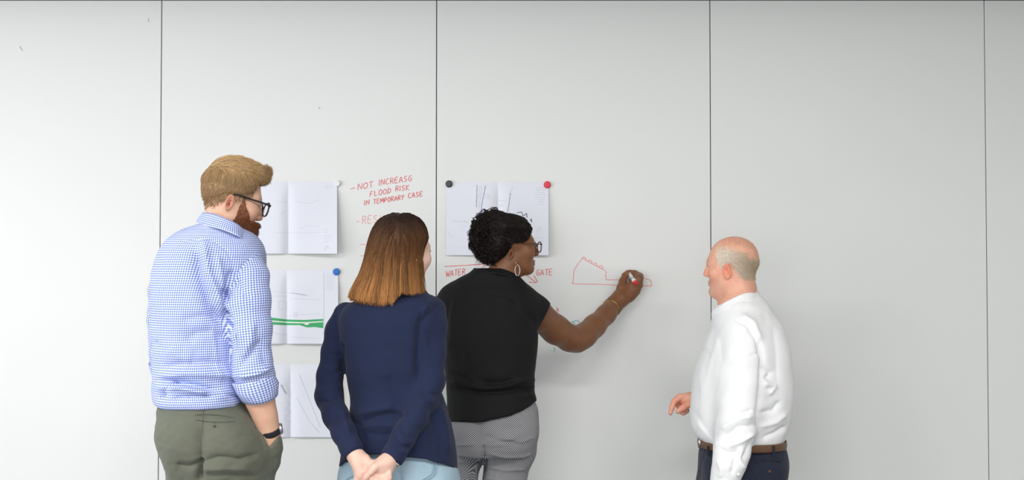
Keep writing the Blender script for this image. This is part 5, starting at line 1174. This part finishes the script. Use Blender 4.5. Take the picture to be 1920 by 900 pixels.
    for off, th, mt, nm in ((-.002, .0016, M_GOLD, 'gold bangle'), (.003, .0013, M_CORD, 'olive cord bracelet')):
        o = tube('bracelet', [w0+d*(off+.004*math.sin(a))+r*(1.0 if mt is M_GOLD else 1.03)*(math.cos(a)*e1+math.sin(a)*e2) for a in np.arange(30)*2*math.pi/30], th, mt, P.root, n=6, closed=True); o['label'] = nm
    make_shoes(P, [(fL[0], fL[1], .1), (fR[0], fR[1], .3)], M_SHOE, M_SOLE)
    # ---- the marker in her hand: tip on the board, red cap end towards the room
    tip = W(1176.5, 508.5, WALLY-.0012); butt = P.p(1192.3, 531, -.395); ax = vnorm(butt-tip); L = np.linalg.norm(butt-tip)
    m_w = principled('marker_white_barrel', (.80, .80, .78), .35); m_r = principled('marker_red_plastic', (.72, .02, .03), .35)
    mk = tube('whiteboard_marker', [tip+ax*.022, tip+ax*.024, tip+ax*(L-.012), tip+ax*(L-.011)], [.0070, .0085, .0085, .0080], m_w, None, n=20); tag(mk, 'white whiteboard marker with a red end held against the board', 'marker')
    tube('tip', [tip, tip+ax*.004, tip+ax*.010, tip+ax*.0225], [.0012, .0024, .0045, .0066], m_r, mk, n=14); tube('end_cap', [tip+ax*(L-.0115), tip+ax*(L-.011), tip+ax*(L-.001), tip+ax*L], [.0086, .0090, .0090, .0078], m_r, mk, n=20)
    tube('printed_label', [tip+ax*(L-.055), tip+ax*(L-.035)], .0086, principled('marker_grey_print', (.45, .46, .48), .5), mk, n=20)
build_woman3()
# ================================================================== balding man in the white shirt
M_WHITE = noisy('white_cotton', (0.83, 0.84, 0.85), (0.87, 0.88, 0.885), 20, 0.8, bump=0.12, bscale=900)
M_NAVYTR = noisy('dark_navy_wool', (0.010, 0.014, 0.030), (0.016, 0.021, 0.040), 50, 0.8, sheen=0.1, bump=0.2, bscale=900)
M_BELT = noisy('brown_leather_belt', (0.11, 0.055, 0.030), (0.16, 0.085, 0.048), 40, 0.45); M_BUCKLE = principled('belt_buckle_steel', (0.6, 0.58, 0.55), .3, metal=1.0)
M_SKIN4 = skin_mat('ruddy_skin'); M_BUTTON = principled('pearl_button', (0.75, 0.75, 0.74), .3); M_SHOEB = principled('black_leather', (.015, .015, .016), .35)
def build_man4():
    P = Person('balding grey-haired man in a white shirt, brown belt and dark navy trousers', 3.77, 1390)
    H = Head(P.p(1373, 504, 0.0), math.radians(-66), math.radians(-3), 0, .905, cy=-.008, cl=.096, ey=.004, ez=-.006, es=.84, nose=.65, jaw=1.05, lips=.004)
    torso = P.rows([(548, 1378, 1420, .045, .0), (556, 1362, 1428, .062, .0), (568, 1349, 1438, .085, .0), (582, 1339, 1447, .108, 0), (600, 1335, 1459, .13, .0), (620, 1333, 1468, .15, .0), (650, 1320, 1477, .168, 0), (700, 1304, 1483, .178, 0), (735, 1298.5, 1485, .178, 0), (770, 1296, 1482, .174, 0), (796, 1296.5, 1477, .168, 0), (812, 1301, 1471, .163, 0), (827, 1314, 1466, .154, 0)])
    arm = P.limb([(1394, 596, .07, 30), (1394, 625, .105, 35), (1392, 670, .135, 38), (1390, 720, .155, 38), (1385, 765, .170, 37), (1379, 805, .185, 35.5), (1372, 845, .195, 32.5), (1366, 872, .21, 28), (1361, 893, .205, 25), (1357, 912, .20, 24)])
    armF = P.limb([(1372, 600, -.10, 28), (1360, 660, -.16, 28), (1350, 730, -.19, 26), (1330, 752, -.17, 22), (1308, 750, -.14, 17)])
    hips = P.rows([(817, 1320, 1462, .146, 0), (842, 1313, 1470, .155, 0), (862, 1311, 1470, .158, 0), (885, 1309, 1467, .158, 0), (915, 1307, 1460, .15, 0), (945, 1308, 1450, .13, 0)])
    a0, b0 = P.p(1375, 960, .08), P.p(1385, 960, -.08); fL, fR = (a0[0]+.01, P.Y-.09), (b0[0]-.03, P.Y+.09)
    legs = [[(np.array([o[0], f[1], o[2]+.10]), .095), (np.array([o[0], f[1], o[2]-.05]), .09), leg_world(f[0], f[1], .45, .066), leg_world(f[0], f[1], .10, .052)] for o, f in ((a0, fL), (b0, fR))]
    hc = H.c; hd = P.p(1278, 757, -.12)
    vol = Vol((P.p(1245, 900)[0]-.03, P.Y-.33, .02), (P.p(1492, 900)[0]+.03, P.Y+.3, P.p(1400, 442)[2]), .012,
              (((hc[0]-.115, hc[0]+.11, .0029), (hd[0]-.055, hd[0]+.06, .0028)), ((hc[1]-.10, hc[1]+.10, .0033), (hd[1]-.06, hd[1]+.06, .0032)), ((hc[2]-.15, hc[2]+.13, .0029), (hd[2]-.06, hd[2]+.06, .0028))))
    H.put(vol)
    vol.chain([(H.w((0, -.012, -.04)), .058), (H.w((0, -.016, -.085)), .060), (P.p(1382, 575, .0), .068)], .03, .025)
    vol.loft(torso[2:-3], .03, grow=-.032); vol.loft(hips, .03, grow=-.03)
    for lg in legs: vol.chain([(p, r-.02) for p, r in lg]+[(lg[-1][0]+np.array([0, 0, -.05]), .034)], .02, .03)
    vol.chain([(p, max(r-.018, .024)) for p, r in arm]+[P.pr(1353, 925, .20, 18), P.pr(1347, 945, .20, 20)], .02, .02)
    for dx in (-10, -4, 3, 9): vol.chain([P.pr(1347+dx, 950, .20, 7), P.pr(1344+dx, 968, .20, 6.2), P.pr(1340+dx, 982, .19, 5.2)], .004, .008)
    vol.chain([P.pr(1345, 938, .215, 8), P.pr(1335, 952, .215, 7), P.pr(1330, 965, .205, 6)], .005, .01)
    # reaching hand: index pointing down, thumb below, fingers curled
    vol.chain([(p, max(r-.010, .020)) for p, r in armF]+[P.pr(1300, 749, -.125, 13), P.pr(1290, 750, -.12, 12.5), P.pr(1284, 750, -.12, 10)], .012, .02)
    for pts in ([(1287, 745, -.115, 8), (1275, 744.5, -.112, 6.8), (1264.5, 752, -.108, 5.6), (1260, 764, -.105, 4.9), (1257, 775, -.105, 3.9)],
                [(1287, 748, -.13, 8), (1275, 749, -.135, 6.4), (1270, 757, -.138, 5.4), (1275, 765, -.138, 5.0), (1281, 768, -.133, 4.4)],
                [(1288, 752, -.142, 8), (1280, 757, -.152, 6.2), (1276, 766, -.152, 5.4), (1279, 773, -.148, 4.8), (1282, 775, -.143, 4.2)],
                [(1288, 756, -.14, 9.5), (1282, 762, -.155, 7.0), (1281, 768, -.155, 6.0), (1285, 771, -.15, 5.4), (1288, 770, -.145, 4.8)],
                [(1296, 752, -.11, 9), (1290, 757.5, -.096, 7.4), (1281, 764, -.088, 5.9), (1271, 771.5, -.088, 4.7)]):
        vol.chain([P.pr(*p) for p in pts], .004, .005)
    V, F = vol.mesh(); base = np.array([.74, .385, .27]); col = np.tile(base, (len(V), 1))*(1+.05*noise3(V, .045, 3))[:, None]*(1+.05*noise3(V, .012, 1)[:, None]*np.array([.3, 1, 1])); q = H.loc(V)
    col = H.skin(V, col, base, lip=(.58, .26, .22), flush=(1.10, .74, .68), iris=(.15, .22, .30)); px, py = proj(V)
    rd = np.exp(-(((px-1275)/22.)**2+((py-760)/16.)**2)); col = col*(1-rd[:, None]*np.array([0, .22, .24])); near = np.linalg.norm(q, axis=1) < .16
    crown = np.clip((q[:, 2]-.07)/.04, 0, 1)*near; col = col*(1-crown[:, None]*np.array([.02, .10, .10]))
    upl = np.interp(q[:, 1], [-.12, -.09, -.05, .0, .035, .055], [.022, .036, .064, .084, .096, .082])+.008*noise3(V, .02, 2); dnl = np.interp(q[:, 1], [-.12, -.05, -.032, -.008, .012, .03, .05], [-.045, -.040, -.02, .028, .014, .006, .045])
    tint = np.clip((upl+.010-q[:, 2])/.035, 0, 1)*np.clip((q[:, 2]-dnl+.008)/.02, 0, 1)*near*np.clip((.055-q[:, 1])/.015, 0, 1)*(np.abs(q[:, 0]) < .0775); col = col*(1-.6*tint[:, None])+np.array([.55, .44, .32])*.6*tint[:, None]
    stub = np.exp(-(((q[:, 1]-.085)/.02)**2+((q[:, 2]+.085)/.016)**2))*near; col = col*(1-.35*stub[:, None])+np.array([.45, .38, .34])*.35*stub[:, None]
    mesh('body', V, F, M_SKIN4, P.root, col=col); BV, BN, BQ, TINT = V, normals(V, F), q, tint
    # ---- hair: a short grey fringe round the sides and back, a thin wisp on top
    hv = Vol(hc-.16, hc+.16, .004); sl, qq = hv.sub(hc-.2, hc+.2, 0); ql = ((qq-hc.astype(np.float32))@H.M.T.astype(np.float32))/H.s; k = H.kw
    y_, z_ = ql[..., 1], ql[..., 2]; d = ell(ql, (0, k['cy']-.002, k['cz']), (k['cw']+.0045, k['cl']+.0045, k['ch']+.002))
    up = np.interp(y_, [-.12, -.09, -.05, .0, .035, .055], [.015, .028, .055, .072, .084, .070]).astype(np.float32); dn = np.interp(y_, [-.12, -.05, -.032, -.008, .012, .03, .05], [-.045, -.040, -.02, .028, .014, .006, .045]).astype(np.float32)
    d = smax(smax(d, z_-up, .012), dn-z_, .008); d = smax(d, y_-.050+.25*(z_-.03), .01); hv.put(sl, d*H.s, 0)
    V, F = hv.mesh(1); N = normals(V, F); V = V+N*(.0016*noise3(V, .02, 2)-.0012)[:, None]
    def hcol(ql, r):
        bk = np.clip(-ql[..., 1:2]/.08, 0, 1); return np.clip((np.array([.90, .80, .68])*(1-bk)+np.array([.60, .49, .35])*bk)*r, 0, 1)
    parts = []; w_ = np.clip(TINT, 0, 1); cand = np.where(w_ > .03)[0]; pk = cand[RNG.integers(0, len(cand), 30000)]; pk = pk[RNG.uniform(size=len(pk)) < w_[pk]**1.3][:13000]; n = len(pk); m_ = 4
    dd = BN[pk]*.22+np.array([0, -.75, -.75])@H.M+RNG.normal(size=(n, 3))*.22; dd /= np.linalg.norm(dd, axis=1)[:, None]; t = np.linspace(0, 1, m_)[None, :, None]
    pth = BV[pk][:, None]+dd[:, None]*t*RNG.uniform(.005, .011, (n, 1, 1)); pth = pth-BN[pk][:, None]*(t**2)*.0015+BN[pk][:, None]*.0006
    parts.append(strands(pth, RNG.uniform(.0003, .00055, n), hcol(BQ[pk][:, None]*np.ones((1, m_, 1)), RNG.uniform(.75, 1.25, (n, 1, 1)))))
    fz = BQ[:, 2]; cand = np.where((np.linalg.norm(BQ, axis=1) < .15) & (((fz > .075) & (BQ[:, 1] < .05)) | ((fz > -.06) & (fz < -.02) & (BQ[:, 1] < -.05))))[0]; pk = cand[RNG.integers(0, len(cand), 700)]
    dd = np.where(BQ[pk][:, 2:3] > 0, BN[pk]*.10+np.array([0, -.7, -.3])@H.M, BN[pk]*.15+np.array([0, .1, -1.0])@H.M)+RNG.normal(size=(len(pk), 3))*.15; t = np.linspace(0, 1, 4)[None, :, None]; ps = BV[pk][:, None]+dd[:, None]*t*RNG.uniform(.004, .010, (len(pk), 1, 1))
    parts.append(strands(ps, RNG.uniform(.00015, .00028, len(pk)), hcol(BQ[pk][:, None]*np.ones((1, 4, 1)), RNG.uniform(.9, 1.4, (len(pk), 1, 1)))))
    V, F, C = join_geo(parts); o = mesh('hair', V, F, M_HAIR, P.root, col=C); o['label'] = 'short grey fringe of hair round a bald crown'
    # ---- shirt
    sv = Vol((P.p(1286, 700)[0]-.02, P.Y-.32, P.p(1400, 935, .2)[2]), (P.p(1496, 700)[0]+.02, P.Y+.28, P.p(1400, 543)[2]), .0045)
    sv.loft(torso, .03); sv.chain(arm, .02, .045); sv.chain(armF, .02, .025)
    eF, dF = armF[-1][0], vnorm(armF[-1][0]-armF[-2][0]); e, de = arm[-1][0], vnorm(arm[-1][0]-arm[-2][0])
    def cutf(X, Y, Z):
        h = (X-eF[0])*dF[0]+(Y-eF[1])*dF[1]+(Z-eF[2])*dF[2]; m = (np.sqrt((X-eF[0])**2+(Y-eF[1])**2+(Z-eF[2])**2) < .06) & (Y > P.Y+.10)
        h2 = (X-e[0])*de[0]+(Y-e[1])*de[1]+(Z-e[2])*de[2]; m2 = (np.sqrt((X-e[0])**2+(Y-e[1])**2+(Z-e[2])**2) < .08)
        return np.where(m, h, np.where(m2, h2, -1))
    sv.cut(cutf); V, F = sv.mesh(1)
    folds = [([(1424, 640), (1430, 668), (1429, 700), (1426, 745), (1420, 800)], 4, -.012), ([(1380, 600), (1400, 610), (1417, 635), (1428, 668)], 3, -.006), ([(1390, 590), (1412, 605), (1428, 640)], 6, .006), ([(1428, 690), (1445, 700), (1436, 712)], 5, -.007), ([(1430, 718), (1452, 725), (1440, 740)], 5, .007), ([(1426, 775), (1450, 770), (1462, 752)], 5, -.006), ([(1424, 800), (1455, 792), (1475, 775)], 6, .006), ([(1430, 822), (1455, 812), (1474, 800)], 4, -.007),
             ([(1358, 820), (1385, 800), (1418, 798)], 4, -.008), ([(1352, 806), (1380, 786), (1412, 780)], 6, .008), ([(1365, 838), (1390, 828), (1415, 812)], 4, .007), ([(1368, 790), (1390, 778), (1410, 768)], 4, -.006), ([(1380, 848), (1376, 870), (1372, 890)], 4, -.006), ([(1350, 842), (1365, 850), (1388, 846)], 4, -.006), ([(1392, 840), (1386, 862), (1395, 880)], 4, .006), ([(1345, 862), (1352, 880), (1350, 896)], 4, .004), ([(1408, 830), (1398, 850), (1388, 862)], 4, -.005),
             ([(1318, 655), (1310, 690), (1316, 740)], 7, .003), ([(1336, 612), (1350, 640), (1352, 680)], 6, -.003), ([(1300, 770), (1318, 800), (1340, 830)], 6, -.005), ([(1306, 790), (1330, 818), (1345, 836)], 6, .005), ([(1340, 600), (1345, 640), (1328, 700)], 6, .003), ([(1450, 610), (1456, 660), (1458, 720)], 10, -.004), ([(1395, 600), (1390, 650), (1392, 700)], 8, .003), ([(1405, 668), (1420, 662), (1430, 660)], 2, -.003)]
    V = wrinkle(V, F, folds, [(.14, .0010, 1, (1, 1, 1)), (.05, .0006, 2, (1, 1, 1))]); sh = mesh('shirt', V, F, M_WHITE, P.root); sh['label'] = 'loose white cotton shirt with long sleeves'
    tp = [(1422, 547, .0), (1411, 547, .055), (1391, 552, .075), (1369, 562, .07), (1351, 572, .05), (1336, 582, .0), (1345, 578, -.045), (1370, 564, -.07), (1400, 550, -.06)]
    md = [(1424, 553, .0), (1413, 555, .062), (1392, 560, .083), (1369, 570, .078), (1349, 580, .055), (1334.5, 590, .0), (1344, 586, -.05), (1370, 572, -.078), (1402, 558, -.066)]
    bt = [(1428, 560, .0), (1418, 565, .07), (1398, 568, .094), (1372, 577, .092), (1352, 590, .066), (1337, 604, .0), (1346, 597, -.056), (1371, 580, -.086), (1405, 566, -.075)]
    ring_sheet('collar', [[P.p(*a) for a in c] for c in (tp, md, bt)], M_WHITE, sh, .004)
    # cuff of the near sleeve, with its button
    e1 = vnorm(np.cross(de, [0, 1.0, 0])); e2 = np.cross(de, e1); n = 24; r0 = arm[-1][1]
    ring_sheet('cuff', [[e+de*h+r*(math.cos(a)*e1+math.sin(a)*e2) for a in np.arange(n)*2*math.pi/n] for h, r in ((-.062, r0*1.13), (-.03, r0*1.12), (.004, r0*1.04))], M_WHITE, sh, .004)
    bt_ = P.p(1379, 884, .205)+np.array([0, -.052, 0]); tube('button', [bt_, bt_+[0, -.003, 0]], .0055, M_BUTTON, sh, n=12)
    for x, y in ((1335, 588), (1337, 600)): c = P.p(x+1, y, .012); tube('button', [c, c+[-.003, -.001, 0]], .0045, M_BUTTON, sh, n=10)
    # chest pocket edge
    px, py = proj(V); pts = []
    for x, y in ((1316, 655), (1319, 651), (1324, 655), (1330, 668)):
        m = np.hypot(px-x, py-y) < 5; pts.append(W(x, y, (V[m, 1].min() if m.any() else P.Y)-.001))
    tube('pocket_edge', catmull(pts, 12), .0012, M_WHITE, sh, n=5)
    # ---- belt and trousers
    bz = [(829, 1314, 1466), (846, 1313, 1468)]; R = P.rows([(821, 1317, 1465, .156, 0), (829, 1313.5, 1467.5, .162, 0), (840, 1312.5, 1470, .162, 0)])
    def ring(py, slope, g, n=48):
        out = []
        for a in np.arange(n)*2*math.pi/n:
            cx_ = .5*(R[1, 1]*2); x = R[1, 1]+(R[1, 2]+g)*math.copysign(abs(math.cos(a))**.87, math.cos(a)); y = P.Y-(R[1, 4]+g)*math.copysign(abs(math.sin(a))**.87, math.sin(a)); z = P.p(1400, py)[2]+slope*(math.sin(a)*.006)
            out.append((x, y, z))
        return out
    be = ring_sheet('belt', [ring(823, 1, .004), ring(829, 1, .0055), ring(837, 1, .004)], M_BELT, P.root, .003, n=96); be['label'] = 'brown leather belt'
    bx = P.p(1313.5, 831, .03); tube('buckle', [bx+[-.004, -.012, .017], bx+[-.004, .012, .017], bx+[-.004, .012, -.017], bx+[-.004, -.012, -.017]], .0025, M_BUCKLE, be, n=6, closed=True)
    tv = Vol((P.p(1300, 900)[0]-.03, P.Y-.23, .06), (P.p(1482, 900)[0]+.03, P.Y+.23, P.p(1400, 818)[2]), (.006, .006, .014), ((), (), ((P.p(400, 910)[2]-.05, P.p(400, 818)[2], .005),)))
    tv.loft(hips, .02)
    for lg in legs: tv.chain(lg, .03, .03)
    tv.ellipsoid(P.p(1432, 885, .07), (.075, .085, .085), .05); tv.ellipsoid(P.p(1432, 885, -.07), (.075, .085, .085), .05)
    V, F = tv.mesh(1); V = wrinkle(V, F, [([(1420, 866), (1445, 862), (1466, 864)], 2, -.003), ([(1322, 850), (1314, 870), (1312, 900)], 4, -.005), ([(1330, 852), (1340, 870)], 4, .003)], [(.09, .0012, 3, (1, 1, 1))])
    tr = mesh('trousers', V, F, M_NAVYTR, P.root); tr['label'] = 'dark navy trousers'; px, py = proj(V)
    def on_surf(pts):
        out = []
        for x, y in pts:
            m = np.hypot(px-x, py-y) < 5; out.append(W(x, y, (V[m, 1].min() if m.any() else P.Y-.14)-.0015))
        return np.array(out)
    tube('pocket_welt', catmull(on_surf([(1418, 867), (1436, 864), (1452, 864), (1466, 866)]), 14), .0012, M_SHOEB, tr, n=5)
    b = on_surf([(1443, 884)])[0]; tube('button', [b+[0, .001, 0], b+[0, -.0025, 0]], .0045, M_BELT, tr, n=10)
    for x in (1327, 1450):
        a_ = on_surf([(x, 852)])[0]; lo_ = a_+np.array([-.004, -.009, -.002]); box('belt_loop', (a_[0]-.004, a_[1]-.008, a_[2]-.002), (a_[0]+.004, a_[1]-.003, a_[2]+.030), M_NAVYTR, tr, bevel=.001)
    make_shoes(P, [(fL[0], fL[1], -1.3), (fR[0], fR[1], -1.4)], M_SHOEB, M_SOLE)
build_man4()
